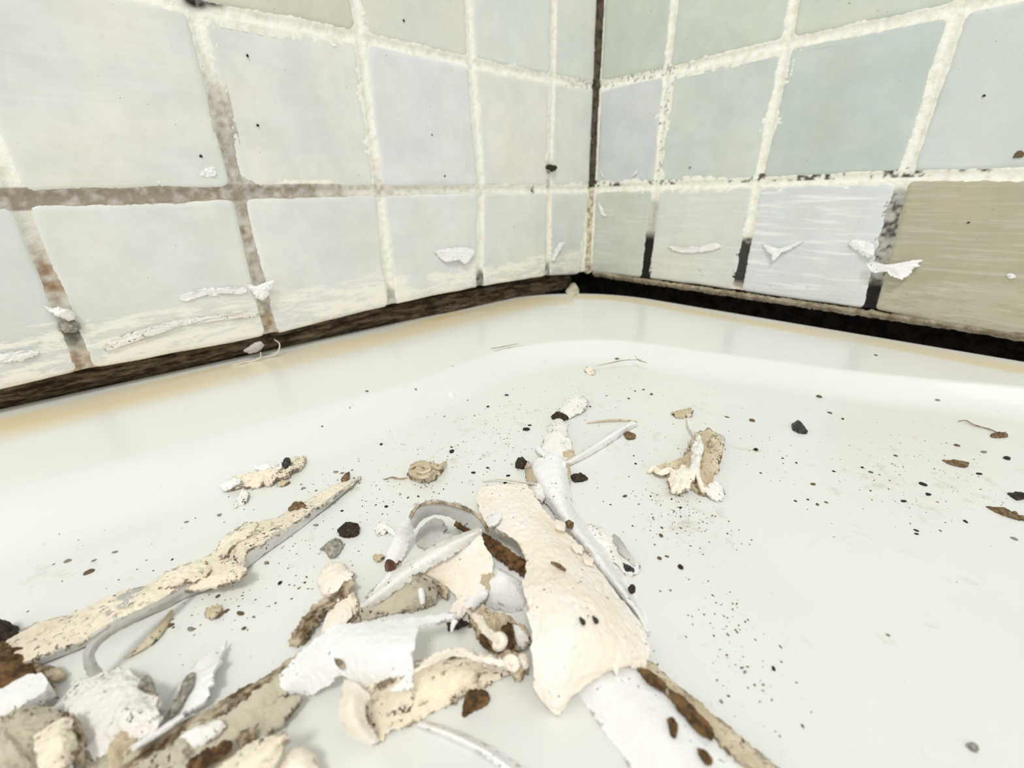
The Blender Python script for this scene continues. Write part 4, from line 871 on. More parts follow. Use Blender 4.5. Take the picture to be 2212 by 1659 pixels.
tag(sheet('bark_flake', [[(-218.5,-121.8,-59.7),(-217.2,-120.2,-59.4),(-215.1,-119.1,-59.2),(-212.6,-118.2,-59.0),(-209.8,-118.5,-58.6),(-207.6,-118.3,-58.2)], [(-217.9,-123.2,-59.4),(-216.2,-122.8,-58.8),(-214.0,-122.1,-58.4),(-212.0,-121.1,-58.2),(-209.6,-121.1,-58.0),(-207.5,-119.6,-58.0)]], M['brown_mottled'], .5, 70, 9, .9, .6, 143), 'ragged brown bark-like flake running down from the round flake', 'flake')
tag(sheet('cream_flake', [[(-211.8,-120.3,-58.8),(-210.0,-120.4,-58.2),(-209.6,-121.5,-58.2)], [(-213.7,-122.8,-59.0),(-211.5,-123.8,-58.4),(-210.2,-124.5,-58.4)], [(-215.1,-124.5,-59.4),(-213.3,-124.4,-59.0),(-211.7,-124.8,-59.0)]], M['cream'], .5, 30, 20, .4, .3, 144), 'cream flake wedged between the bark-like flake and the white torn sheet', 'flake')
ls = tag(empty('twisted_strip', [(-224.3,-124.7,-60.0)][0]), 'long thin twisted strip with dark brown edges slanting to lower left', 'sealant strip')
LS1 = [(-208.9,-123.4,-59.4),(-213.5,-124.2,-59.2),(-217.6,-124.6,-59.0),(-221.3,-124.9,-59.0),(-224.6,-124.9,-58.8),(-227.7,-124.8,-58.6),(-230.5,-124.5,-58.6),(-233.3,-124.5,-58.6),(-235.9,-124.9,-58.6),(-237.9,-125.2,-58.6)]
LS2 = [(-209.2,-124.8,-59.1),(-213.5,-126.0,-58.6),(-217.5,-126.8,-58.2),(-221.1,-127.1,-58.1),(-224.3,-127.4,-57.9),(-227.1,-127.3,-57.7),(-230.0,-126.9,-57.7),(-232.7,-126.9,-57.7),(-235.3,-127.2,-57.7),(-237.2,-127.6,-57.7)]
LS3 = [(-209.3,-125.4,-59.4),(-213.6,-126.6,-59.2),(-217.6,-127.9,-58.8),(-220.9,-129.7,-58.8),(-223.2,-131.8,-58.6),(-225.2,-133.6,-58.6),(-228.0,-133.2,-58.8),(-230.7,-132.9,-59.0),(-232.7,-132.6,-59.0),(-234.7,-132.9,-59.0)]
sheet('grey_skin', [LS2, LS3], M['mottled'], .5, 120, 24, .6, .5, 145, ls, ends=False)  # widened forward, its mottled tone also stands for shade on the floor
tag(sheet('dark_edge', [LS1, LS2], M['brown_mottled'], .5, 130, 7, .45, .3, 146, ls, ends=False), 'dark brown crusted edge')
flake('pale_patch', [(-232.0,-126.8,-57.8),(-230.2,-127.4,-57.4),(-228.4,-128.1,-57.4),(-227.5,-129.2,-57.6),(-228.5,-129.9,-57.8),(-230.4,-129.2,-58.0)], M['white_soiled'], .3, .4, 50, 6, .5, .3, 147, ls)

# 11 blurred clutter at lower left, and pieces drawn for its shade
tag(flake('sealant_chunk', [(-249.3,-105.4,-57.0),(-247.2,-105.9,-56.6),(-245.1,-106.0,-56.4),(-243.4,-106.9,-56.4),(-242.9,-108.5,-56.6),(-243.2,-109.6,-57.0),(-245.1,-109.9,-57.2),(-247.1,-110.8,-57.4),(-249.0,-110.8,-57.6)], M['white'], 2.6, .5, 70, 8, .3, .25, 151), 'thick white chunk cut off by the left edge of the picture', 'sealant lump')
tag(flake('rusty_clump', [(-252.0,-91.2,-59.4),(-248.8,-94.0,-58.8),(-246.7,-97.4,-58.4),(-245.1,-100.4,-58.6),(-244.5,-102.1,-59.0),(-245.0,-103.8,-59.0),(-246.9,-103.6,-59.0),(-249.0,-103.9,-59.0),(-251.3,-102.2,-59.4)], M['brown'], .8, 1.8, 70, 12, .7, 1.2, 152, wf=.6), 'rust brown clump under the lower end of the long cream strip', 'residue lump')
tag(flake('dark_clot', [(-250.3,-89.4,-59.2),(-249.1,-89.2,-58.6),(-248.0,-90.2,-58.4),(-247.3,-92.0,-58.6),(-247.5,-93.6,-59.0),(-248.6,-93.8,-59.2),(-249.9,-91.9,-59.3)], M['dark'], .6, 1.6, 50, 9, .6, 1.1, 153, wf=.9), 'dark brown clot on the upper edge of the long cream strip', 'residue lump')
tag(sheet('domed_scrap', [[(-241.5,-108.1,-59.0),(-238.7,-109.9,-58.0),(-235.9,-111.9,-57.4),(-234.0,-115.9,-57.0)], [(-241.7,-112.3,-58.0),(-238.8,-114.4,-57.0),(-235.5,-117.3,-56.0),(-232.9,-120.1,-55.8)], [(-241.1,-117.0,-57.5),(-237.8,-120.1,-56.4),(-235.0,-122.1,-55.4),(-232.8,-124.2,-55.8)], [(-239.6,-122.0,-58.8),(-237.6,-122.9,-58.2),(-235.3,-123.9,-57.4),(-233.5,-124.9,-57.4)]], M['white_soiled'], .6, 60, 50, .7, .6, 155, wf=.14), 'domed white scrap with a curled hole, lower left', 'sealant sheet')
tag(flake('mouth_shade', [(-234.0,-120.2,-54.2),(-233.4,-119.9,-53.6),(-232.8,-119.7,-53.6),(-232.5,-120.6,-54.0),(-232.5,-121.8,-54.4),(-233.1,-121.8,-54.4)], M['grit_grey'], .4, -.8, 40, 6, .3, .2, 156), 'grey patch for the shade in the curled mouth of the domed white scrap', 'flake')  # shaded hole of the curl, drawn as a grey patch
fn = tag(flake('ragged_fin', [(-225.0,-116.1,-58.8),(-225.9,-118.7,-58.0),(-227.0,-120.9,-57.4),(-227.5,-122.3,-57.4),(-228.1,-122.9,-57.6),(-228.3,-123.9,-58.0),(-229.9,-123.9,-58.2),(-231.7,-123.1,-58.6),(-233.3,-121.4,-59.0),(-232.5,-119.7,-58.8),(-230.5,-118.8,-58.2),(-228.2,-117.2,-58.0)], M['white'], .5, .7, 90, 8, .6, .4, 157), 'ragged white fin-shaped shred beside the domed scrap', 'flake')
tag(flake('slit_shade', [(-229.7,-119.1,-57.4),(-229.0,-119.4,-57.3),(-229.4,-121.3,-57.1),(-230.6,-122.8,-57.2),(-231.9,-123.4,-57.8),(-232.3,-122.7,-57.8),(-230.9,-121.2,-57.2)], M['grit_grey'], .3, .2, 40, 5, .3, .2, 158, fn), 'grey strip for the shade in a tear')  # dark of the tear laid on as a grey strip
tag(sheet('sealant_stick', [[(-235.9,-124.4,-57.4),(-233.8,-124.7,-57.2),(-231.1,-124.6,-57.0)], [(-235.4,-125.8,-56.4),(-233.3,-126.1,-56.2),(-230.8,-125.8,-56.2)], [(-235.3,-125.4,-57.4),(-233.2,-125.7,-57.2),(-230.8,-125.6,-57.0)]], M['white'], .5, 30, 8, .2, .12, 159), 'short white stick below the ragged fin-shaped shred', 'sealant strip')
tag(flake('tan_rag', [(-249.7,-107.3,-58.6),(-246.4,-109.1,-57.4),(-243.8,-111.5,-57.0),(-241.7,-114.6,-57.0),(-240.6,-117.1,-57.4),(-241.1,-118.6,-57.8),(-242.3,-119.8,-58.0),(-244.5,-120.7,-58.0),(-249.1,-116.5,-58.6)], M['mottled'], .7, 2.4, 90, 12, .6, 1.4, 161, wf=.3), 'crumpled tan rag of old sealant in the bottom left corner', 'sealant sheet')
tag(sheet('cream_rag', [[(-243.4,-117.1,-56.0),(-241.4,-117.5,-55.0),(-240.2,-118.2,-55.0)], [(-242.9,-121.0,-55.4),(-240.8,-121.6,-54.0),(-239.9,-120.5,-55.0)], [(-242.8,-123.2,-56.4),(-240.7,-124.2,-55.4),(-240.0,-122.0,-57.0)]], M['cream_dirty'], .6, 40, 40, .6, .7, 162), 'cream rag lying over the crumpled tan rag', 'sealant sheet')
tag(tube('rust_sliver', [(-240.7,-116.4,-56.4),(-240.1,-119.6,-56.0),(-240.0,-121.7,-56.6),(-240.0,-122.8,-57.6)], .7, M['brown_mottled'], (.4, 1, .9, .4), wob=.5), 'rusty sliver along the right side of the cream rag', 'splinter')
tag(flake('tan_crumble', [(-237.5,-121.2,-58.8),(-236.4,-121.8,-57.6),(-235.6,-122.9,-57.4),(-235.5,-124.0,-57.6),(-236.3,-124.2,-58.2),(-237.5,-124.9,-58.8),(-238.6,-124.8,-59.2),(-238.3,-122.9,-59.0)], M['tan'], .6, 1.2, 60, 10, .7, 1.2, 163, wf=.8), 'tan crumble in front of the domed white scrap', 'residue lump')
tag(sheet('spotted_piece', [[(-230.4,-134.4,-57.0),(-227.6,-135.1,-55.6),(-224.9,-136.1,-54.4),(-222.4,-137.9,-53.6)], [(-229.0,-136.9,-56.0),(-226.3,-137.9,-54.4),(-224.1,-138.6,-53.4),(-222.5,-138.3,-53.2)], [(-227.2,-139.0,-57.0),(-225.4,-139.2,-56.0),(-224.0,-138.9,-55.0),(-222.7,-138.1,-54.0)]], M['cream_dirty'], .6, 60, 20, .5, .4, 165), 'pointed cream piece with brown spots at the bottom edge', 'sealant sheet')
tag(flake('cream_blob', [(-224.3,-137.2,-58.0),(-223.0,-137.4,-57.0),(-221.7,-138.4,-57.0),(-221.0,-140.1,-57.4),(-221.3,-141.9,-57.8),(-223.7,-141.7,-58.0),(-225.2,-139.2,-58.0)], M['cream'], .8, 1.6, 60, 8, .3, .4, 166), 'smooth cream blob beside the pointed spotted piece', 'sealant lump')
tag(flake('mottled_underlayer', [(-240.9,-117.4,-59.7),(-237.9,-119.7,-59.4),(-235.5,-122.8,-59.2),(-232.2,-125.4,-59.0),(-230.8,-128.6,-59.0),(-232.8,-130.2,-59.2),(-236.1,-129.8,-59.4),(-239.8,-126.2,-59.6),(-241.7,-120.4,-59.7)], M['mottled'], .5, .6, 90, 8, .7, .7, 174, wf=.5), 'grey mottled underlayer darkening the floor under the short white stick at the bottom edge', 'sealant sheet')  # debris layer added to take brightness off the floor here
tag(flake('torn_bit', [(-168.4,-119.7,-59.0),(-167.3,-120.4,-58.0),(-168.1,-123.4,-57.4),(-170.1,-125.9,-58.0),(-170.7,-124.4,-58.8),(-170.0,-122.1,-59.0)], M['white_soiled'], .4, .5, 60, 7, .6, .6, 175, wf=.6), 'small torn bit against the left side of the white strip top', 'flake')
tag(flake('chunk_shade', [(-245.6,-105.9,-59.4),(-243.7,-107.7,-58.8),(-243.0,-106.5,-58.8),(-242.7,-107.9,-59.0),(-243.2,-109.4,-59.0),(-244.8,-109.9,-58.8),(-246.7,-110.7,-58.6),(-248.7,-110.8,-58.8),(-248.9,-109.4,-59.0)], M['brown_mottled'], .5, .5, 70, 7, .7, .7, 171, wf=.8), 'dark brown flake standing for the shadow under the thick white chunk', 'residue lump')  # shadow line below the chunk, drawn as a brown flake
tag(flake('dark_gap_fill', [(-231.7,-130.3,-58.0),(-229.8,-130.7,-57.2),(-227.7,-131.6,-57.0),(-227.5,-132.9,-57.0),(-229.4,-132.9,-57.4),(-231.3,-133.0,-58.0)], M['brown'], .5, .8, 60, 8, .7, .8, 172, wf=.8), 'dark brown fill shading the gap between the twisted strip and the pointed spotted piece', 'residue lump')  # dark of the gap put in as a brown piece
tag(flake('brown_gap_fill', [(-245.5,-100.4,-59.4),(-243.9,-102.9,-59.0),(-242.7,-104.3,-58.8),(-241.9,-106.0,-58.8),(-242.5,-106.4,-59.0),(-243.8,-105.4,-59.0),(-244.9,-103.7,-59.2)], M['brown_mottled'], .5, .7, 60, 8, .7, .8, 173, wf=.8), 'brown fill shading the gap between the long cream strip and the thick white chunk', 'residue lump')  # brown piece added to darken the bare gap
tag(flake('brown_flake', [(-227.2,-131.0,-58.6),(-226.3,-131.2,-57.6),(-225.3,-132.0,-57.4),(-225.1,-132.9,-57.8),(-225.8,-133.4,-58.4),(-227.0,-132.8,-58.8)], M['brown_mottled'], .6, .9, 50, 8, .5, .8, 167, wf=.8), 'brown mottled flake behind the pointed spotted piece', 'residue lump')  # low brown mottled flake
tag(flake('tail_shade', [(-224.1,-129.3,-58.8),(-222.0,-129.8,-58.2),(-219.8,-131.6,-57.8),(-220.7,-132.6,-58.2),(-223.0,-132.9,-58.6),(-224.6,-132.0,-59.0)], M['mottled'], .4, .5, 50, 7, .5, .5, 168), 'mottled piece standing for the shade under the left tail of the white torn sheet', 'flake')  # shadow under the tail, given by a mottled piece

# 12 named small bits
def chip(pts, label, mat, h=.8, cat='chip', seed=1, name='dirt_chip'):
    return tag(flake(name, pts, mat, .5, h, 36, 6, .35, .5, seed, wf=.9), label, cat)
chip([(-203.9,-103.7,-59.5),(-202.6,-103.7,-59.2),(-201.3,-104.2,-59.0),(-200.6,-105.6,-59.0),(-200.9,-106.8,-59.2),(-202.0,-107.2,-59.4),(-203.3,-106.6,-59.6),(-203.9,-105.0,-59.6)], 'largest black brown chip, left of the white hoop', M['dark'], 1.2, seed=171)
chip([(-208.2,-106.1,-59.6),(-206.8,-106.1,-59.3),(-205.1,-105.9,-59.1),(-204.6,-107.7,-59.1),(-205.4,-109.1,-59.4),(-207.0,-110.0,-59.6),(-207.8,-108.9,-59.7),(-207.5,-107.4,-59.6)], 'grey ash-like chip below the largest black brown chip', M['grit_grey'], .9, seed=172)
chip([(-208.7,-90.7,-59.2),(-207.4,-90.5,-58.6),(-206.2,-92.0,-58.2),(-206.0,-93.8,-58.2),(-207.7,-93.5,-58.8),(-208.7,-91.9,-59.2)], 'brown gritty clump on the upper edge of the long cream strip', M['grit_brown'], 1, seed=173)
chip([(-196.6,-87.9,-59.6),(-195.2,-88.0,-59.2),(-194.1,-87.1,-59.2),(-195.2,-89.0,-59.2),(-196.5,-89.4,-59.4)], 'dark gritty clump at the tip of the long cream strip', M['grit_brown'], .8, seed=174)
chip([(-164.1,-110.6,-59.4),(-162.8,-110.4,-58.8),(-162.1,-111.6,-58.6),(-162.7,-113.2,-58.8),(-164.1,-113.3,-59.4),(-164.8,-111.9,-59.5)], 'round dark brown crumb touching the top of the white strip', M['dark'], 1.4, 'crumb', 175, 'dirt_crumb')
chip([(-158.7,-122.9,-59.5),(-157.4,-123.8,-59.2),(-156.5,-125.1,-59.2),(-156.4,-126.1,-59.5),(-158.1,-125.7,-59.6),(-159.3,-124.6,-59.6)], 'dark brown flat crumb on the right of the white strip', M['dark'], .8, 'crumb', 176, 'dirt_crumb')
chip([(-97.6,-148.5,-59.5),(-96.1,-149.1,-59.0),(-96.9,-150.4,-59.0),(-98.6,-151.8,-59.2),(-100.1,-152.8,-59.6),(-101.6,-151.5,-59.5),(-100.7,-149.7,-59.5)], 'black crumb with trailing legs-like tail, far right of the lacy wad', M['black'], 1.2, 'crumb', 177, 'dirt_crumb')
chip([(-171.8,-145.9,-59.2),(-171.9,-146.9,-58.8),(-171.8,-148.1,-58.8),(-172.2,-148.0,-59.2),(-172.6,-146.8,-59.2)], 'black sliver on the papery white shaving', M['black'], .5, seed=178)
chip([(-140.5,-100.1,-59.4),(-137.9,-100.3,-59.1),(-138.1,-102.5,-58.8),(-138.0,-104.5,-59.0),(-140.3,-104.1,-59.2),(-141.0,-102.0,-59.4)], 'dark brown crumb cluster under the far white bit', M['dark'], .9, 'crumb', 179, 'dirt_crumb')
chip([(-68.4,-184.7,-59.6),(-66.8,-186.1,-59.4),(-66.2,-187.7,-59.5),(-68.2,-187.2,-59.7),(-70.1,-185.3,-59.7)], 'olive brown crumb near the right end of the tray rim', M['grit_brown'], .6, 'crumb', 180, 'dirt_crumb')
chip([(-28.9,-184.6,-59.7),(-26.9,-186.3,-59.5),(-28.1,-187.7,-59.6),(-31.2,-186.7,-59.7),(-31.4,-185.1,-59.7)], 'brown smear-like crumb on the rim at far right', M['grit_brown'], .5, 'crumb', 181, 'dirt_crumb')
chip([(-107.5,-186.3,-59.8),(-106.5,-188.0,-59.6),(-106.7,-189.9,-59.5),(-107.4,-192.3,-59.6),(-108.5,-190.6,-59.6),(-108.6,-188.1,-59.7)], 'long dark smear of dirt at the right edge of the tray', M['grit_brown'], .3, 'dirt smear', 182, 'dirt_smear')
chip([(-98.9,-188.9,-59.8),(-97.0,-190.3,-59.6),(-96.8,-192.2,-59.6),(-100.2,-190.4,-59.7)], 'short dark smear above the long smear at the right edge', M['dark'], .3, 'dirt smear', 183, 'dirt_smear')
chip([(-92.2,-178.2,-59.8),(-90.7,-179.9,-59.6),(-90.3,-182.3,-59.6),(-92.7,-181.6,-59.7),(-93.2,-179.4,-59.8)], 'blurred brown double smear on the right of the tray', M['grit_brown'], .3, 'dirt smear', 184, 'dirt_smear')
chip([(-165.9,-188.0,-59.7),(-165.3,-188.4,-59.5),(-165.4,-188.9,-59.5),(-166.0,-188.9,-59.7),(-166.2,-188.3,-59.7)], 'lone grey blurred crumb in the lower right of the tray', M['grit_grey'], .5, 'crumb', 185, 'dirt_crumb')
bead = tag(flake('brown_bead', [(-202.7,-120.9,-56.6),(-202.2,-120.8,-56.0),(-201.6,-121.7,-55.6),(-201.5,-122.6,-55.8),(-201.9,-122.9,-56.4),(-202.6,-122.3,-56.8)], plain('red_brown_bead', (.09, .04, .02, 1), (.2, .1, .06, 1), 600, .35, .2), .8, 1.2, 36, 7, .2, .2, 186), 'round red brown bead with a thread, stuck on the diagonal white roll', 'bead')
tube('thread', [(-201.8,-123.0,-55.4),(-201.3,-123.3,-55.4),(-200.9,-122.9,-55.4),(-200.7,-123.3,-55.6)], .25, M['grit_brown'], (1, .8, .5), parent=bead)
tag(flake('ring_scrap', [(-226.2,-106.8,-59.6),(-225.7,-106.6,-59.2),(-225.3,-107.5,-59.1),(-224.4,-107.4,-59.1),(-224.1,-108.8,-59.2),(-224.7,-109.6,-59.4),(-225.6,-109.3,-59.6),(-226.3,-108.1,-59.7)], M['tan'], .4, .6, 44, 7, .6, .9, 187, wf=.9), 'ring-like tan scrap between the long cream strip and the round flake', 'flake')
tag(flake('clear_crumbs', [(-198.4,-107.4,-59.7),(-197.1,-107.4,-59.3),(-196.4,-108.6,-59.2),(-196.5,-110.6,-59.4),(-197.6,-110.7,-59.6),(-198.7,-109.9,-59.7)], M['white_soiled'], .3, .6, 44, 7, .7, .8, 188, wf=.9), 'frayed whitish scrap left of the white hoop', 'flake')
tag(tube('sealant_splinter', [(-196.8,-109.3,-59.4),(-196.6,-111.1,-59.3),(-196.4,-112.8,-59.4)], .6, M['white'], (.7, 1, .7)), 'short white splinter beside the frayed whitish scrap', 'splinter')
tag(flake('clear_crumbs', [(-202.1,-114.6,-59.7),(-201.3,-114.7,-59.3),(-200.4,-115.9,-59.3),(-201.0,-116.5,-59.5),(-202.1,-116.0,-59.7)], M['tan'], .3, .6, 40, 6, .6, .8, 189, wf=.9), 'small frayed tan scrap left of the red brown bead', 'flake')
tag(tube('hair', [(-189.5,-94.6,-59.7),(-187.9,-95.3,-59.5),(-186.9,-97.0,-59.5),(-185.3,-97.7,-59.7)], .22, M['hair'], (.5, 1, .6)), 'short brown hair left of the tan knot', 'hair')
tag(tube('hair', [(-65.5,-178.4,-59.6),(-63.8,-179.7,-59.5),(-65.6,-181.5,-59.5),(-65.8,-184.6,-59.6),(-67.4,-186.3,-59.6)], .22, M['hair'], (.5, 1, .6)), 'fine brown hair by the rim at far right', 'hair')
tag(tube('hair', [(-89.6,-96.6,-56.8),(-94.0,-92.8,-56.8),(-98.4,-90.0,-57.4),(-102.8,-87.3,-58.0)], .2, M['hair'], (.4, 1, .5)), 'fine dark hair on the slope of the rim near the corner', 'hair')
tag(tube('hair', [(-89.2,-93.8,-56.4),(-90.6,-96.3,-56.8),(-90.0,-99.3,-57.2)], .2, M['hair'], (.4, 1, .5)), 'hooked hair crossing the fine dark hair near the corner', 'hair')
for i, a in enumerate(([(-122.8,-52.7,-54.9),(-118.3,-54.2,-54.9),(-111.3,-55.8,-54.9)], [(-123.4,-55.5,-55.0),(-119.0,-56.3,-55.0),(-111.4,-58.5,-55.0)])):
    tag(tube('rim_scratch', a, .3, M['hair'], (.6, 1, .3), flat=.4), ('upper' if i == 0 else 'lower') + ' of two thin brown fibres on the rim near the corner', 'fibre')

# 13 the joint and the tiles: curly hairs, hanging flakes, bits on the grout
tag(tube('curly_hair', [(-182.9,-0.5,-49.0),(-181.9,-2.0,-50.5),(-182.8,-2.6,-52.8),(-184.9,-2.0,-54.4),(-187.7,-1.6,-54.5)], .28, M['pale_hair'], (.5, 1, .8)), 'pale curly hair hanging out of the joint below the left tiles', 'hair')
tag(tube('curly_hair', [(-188.6,-2.0,-52.1),(-189.3,-2.4,-53.9),(-191.6,-2.4,-54.7),(-194.5,-2.0,-54.6),(-198.5,-1.6,-54.8)], .3, M['pale_hair'], (.5, 1, .8)), 'pale bent hair in front of the curly one at the left joint', 'hair')
tag(flake('joint_crumb', [(-193.3,1.0,-51.3),(-191.0,0.6,-50.0),(-187.7,0.4,-48.9),(-186.6,0.4,-50.6),(-188.5,0.6,-52.4),(-191.8,1.0,-52.7)], M['grey'], .8, .8, 44, 6, .4, .4, 201, up=(0, -1, 0), floor=None), 'grey sealant crumb stuck in the left joint behind the curly hairs', 'crumb')
tag(flake('corner_crumb', [(-25.3,-4.6,-54.4),(-11.0,2.6,-53.0),(-13.7,-3.3,-53.0),(-23.6,-13.0,-54.6),(-30.6,-15.4,-55.0),(-32.1,-12.0,-55.0)], M['mottled'], .8, .6, 44, 6, .4, .5, 202, floor=None), 'grey sealant crumb in the very corner under the tiles', 'crumb')
LU, RU = (0, -1, .25), (-1, 0, .25)
def wall_flake(pts, label, mat, up, seed, t=.35, dome=.6, curl=1.2, name='hanging_flake'):
    return tag(flake(name, pts, mat, t, dome, 140, 7, .8, .5, seed, up=up, floor=None, wf=.4, curl=curl), label, 'flake')
wall_flake([(-2.4,-138.2,-29.0),(-2.0,-140.2,-28.2),(-1.6,-142.9,-29.4),(-1.2,-147.5,-28.3),(-1.4,-153.6,-26.4),(-2.0,-153.1,-29.0),(-2.6,-152.0,-31.4),(-3.4,-150.2,-33.5),(-3.0,-147.9,-33.2),(-2.6,-144.7,-31.8),(-2.6,-140.8,-32.3)], 'big white torn flake on the joint of the two rightmost lower tiles', M['white'], RU, 211)
wall_flake([(-0.5,-130.1,-22.1),(-0.5,-132.5,-20.9),(-0.6,-137.2,-21.6),(-1.0,-139.4,-24.2),(-1.6,-138.4,-27.0),(-1.0,-135.6,-25.9),(-0.6,-132.2,-24.4)], 'white flake just above and left of the big torn flake', M['white'], RU, 212, .25, .2, .5)
wall_flake([(-0.4,-98.1,-24.3),(-0.8,-101.6,-25.3),(-1.0,-105.3,-26.6),(-0.8,-109.3,-24.0),(-0.4,-114.3,-22.2),(-1.0,-110.9,-25.4),(-1.4,-107.5,-27.6),(-1.8,-104.9,-30.9),(-1.4,-102.8,-28.7)], 'white drip-shaped flake on the third lower tile of the right wall', M['white'], RU, 213, .25, .2, .5)
wall_flake([(-0.4,-52.2,-28.0),(-0.6,-57.1,-28.6),(-0.5,-66.9,-27.6),(-0.4,-77.0,-25.2),(-0.4,-79.8,-27.2),(-0.5,-74.3,-29.3),(-0.6,-65.0,-30.8),(-0.5,-56.8,-30.5)], 'thin white film on the second lower tile of the right wall', M['white'], RU, 214, .2, .1, .2)
wall_flake([(-0.4,-176.0,-29.7),(-0.8,-177.1,-29.0),(-0.6,-178.4,-29.9),(-0.6,-177.4,-30.8)], 'lone small white fleck on the brownish tile at far right', M['white'], RU, 215, .2, .2, .3)
wall_flake([(-0.4,-5.8,-7.9),(-0.5,-7.9,-8.4),(-0.5,-11.5,-13.3),(-0.4,-12.9,-14.8),(-0.4,-9.5,-13.8),(-0.4,-7.4,-10.9)], 'thin white sliver on the lower tile right of the corner', M['white'], RU, 216, .2, .1, .2)
wall_flake([(-0.4,-6.6,8.9),(-0.5,-8.4,7.4),(-0.4,-9.4,5.5),(-0.4,-7.4,6.5)], 'left of two painted white glints on the tile right of the corner', M['white'], RU, 217, .2, .1, .2)  # glaze highlight painted as a thin white flake
wall_flake([(-0.4,-30.4,9.2),(-0.5,-29.6,7.0),(-0.4,-26.9,5.4),(-0.4,-28.4,7.1)], 'right of two painted white glints on the tile right of the corner', M['white'], RU, 218, .2, .1, .2)  # second painted highlight, also a white flake
wall_flake([(-110.5,-0.6,-24.7),(-105.1,-0.8,-23.9),(-94.9,-1.0,-24.0),(-88.7,-1.4,-25.8),(-90.9,-1.8,-29.0),(-94.6,-2.0,-31.6),(-98.3,-1.4,-29.5),(-104.4,-1.2,-29.7),(-108.0,-0.8,-27.3)], 'white torn flake on the third lower tile left of the corner', M['white'], LU, 221, .3, .3, .6)
wall_flake([(-31.6,-0.4,-31.1),(-26.0,-0.8,-27.1),(-23.2,-0.8,-27.8),(-28.1,-0.8,-33.5),(-32.4,-0.5,-37.1)], 'narrow white shard on the lower tile just left of the corner', M['white'], LU, 222, .2, .1, .2)
wall_flake([(-187.1,-1.0,-27.8),(-185.6,-1.6,-29.2),(-182.5,-2.0,-28.3),(-179.2,-2.4,-27.8),(-180.5,-3.0,-30.1),(-182.9,-3.0,-33.0),(-185.5,-2.4,-33.3),(-186.3,-1.6,-31.1)], 'white torn tuft on the joint between the two widest lower left tiles', M['white'], LU, 223)
wall_flake([(-237.4,-1.6,-26.4),(-236.3,-2.0,-27.3),(-234.8,-2.0,-27.6),(-232.6,-2.0,-28.5),(-231.9,-2.2,-30.7),(-233.5,-2.6,-31.4),(-235.0,-2.6,-30.3),(-236.3,-2.2,-28.8)], 'white torn tuft over the dark hole in the far left joint', M['white'], LU, 224)
tag(flake('joint_plug', [(-236.1,-0.6,-32.6),(-234.6,-0.8,-32.0),(-232.2,-0.8,-33.1),(-232.3,-0.8,-34.7),(-234.6,-0.6,-35.1),(-236.4,-0.5,-34.2)], M['grit_grey'], .6, .5, 44, 6, .3, .4, 225, up=LU, floor=None), 'grey plug in the far left joint below the white tuft', 'crumb')
wall_flake([(-206.8,-0.4,-29.2),(-202.5,-0.5,-28.1),(-197.3,-0.5,-28.0),(-188.6,-0.6,-28.9),(-189.2,-0.6,-31.1),(-196.5,-0.5,-30.2),(-202.5,-0.5,-30.5),(-206.3,-0.4,-31.1)], 'long white smear of sealant at the right end of the widest lower left tile', M['white'], LU, 226, .2, .1, .1)
wall_flake([(-228.4,-0.4,-39.9),(-220.7,-0.4,-37.8),(-209.7,-0.5,-36.5),(-198.2,-0.5,-36.9),(-186.9,-0.5,-37.6),(-187.6,-0.5,-39.5),(-200.0,-0.5,-38.7),(-210.3,-0.5,-38.5),(-221.6,-0.5,-40.9),(-228.6,-0.4,-42.2)], 'long white band of sealant low on the widest lower left tile', M['white_soiled'], LU, 227, .2, .1, .1)
wall_flake([(-251.7,-0.4,-37.7),(-246.6,-0.5,-37.9),(-242.5,-0.5,-38.4),(-242.8,-0.5,-40.0),(-246.5,-0.5,-40.4),(-252.4,-0.4,-39.9)], 'white smear low on the leftmost tile', M['white'], LU, 228, .2, .1, .1)
wall_flake([(-192.7,-0.4,6.1),(-190.1,-0.5,7.9),(-188.0,-0.5,8.2),(-188.1,-0.5,5.9),(-190.5,-0.4,5.3)], 'white scuff at the corner of the big left tile above the joint', M['white'], LU, 229, .2, .1, .1)
bug = tag(flake('dead_insect', [(-38.7,-0.8,10.9),(-37.3,-1.4,11.7),(-33.8,-1.4,11.8),(-31.0,-1.2,11.0),(-32.0,-1.2,9.2),(-35.6,-1.2,8.7),(-37.6,-0.8,9.6)], M['dark'], .8, .9, 40, 7, .4, .5, 231, up=(0, -1, 0), floor=None, wf=1.2), 'tiny dark insect-like clot on the grout left of the corner', 'insect')
tube('leg', [(-39.1,-0.6,9.1),(-37.5,-1.0,9.1),(-35.4,-1.0,8.3)], .2, M['pale_hair'], (.6, 1, .5), parent=bug)
for i, (a, l) in enumerate((([(-171.3,-0.2,39.1)][0], 'upper dark speck on the second big tile of the left wall'), ([(-172.6,-0.2,20.4)][0], 'lower dark speck on the second big tile of the left wall'), ([(-106.5,-0.2,21.4)][0], 'dark speck in the middle of the third left wall tile'), ([(-101.6,-0.2,6.0)][0], 'brown speck at the foot of the third left wall tile'),
                            ([(-114.8,-0.2,57.9)][0], 'brown speck on the top row tile left of the corner'), ([(-49.5,-0.8,-0.4)][0], 'dark clot on the first joint left of the dead insect'), ([(-190.7,-0.2,11.0)][0], 'brown speck near the right edge of the leftmost big tile'))):
    o = tag(link('wall_speck', rock_mesh('wall_speck', M['dark'], 20 + i), None, np.array(a)), l, 'crumb')
    o.scale = (.0004, .0002, .0005 if i != 5 else .0012)
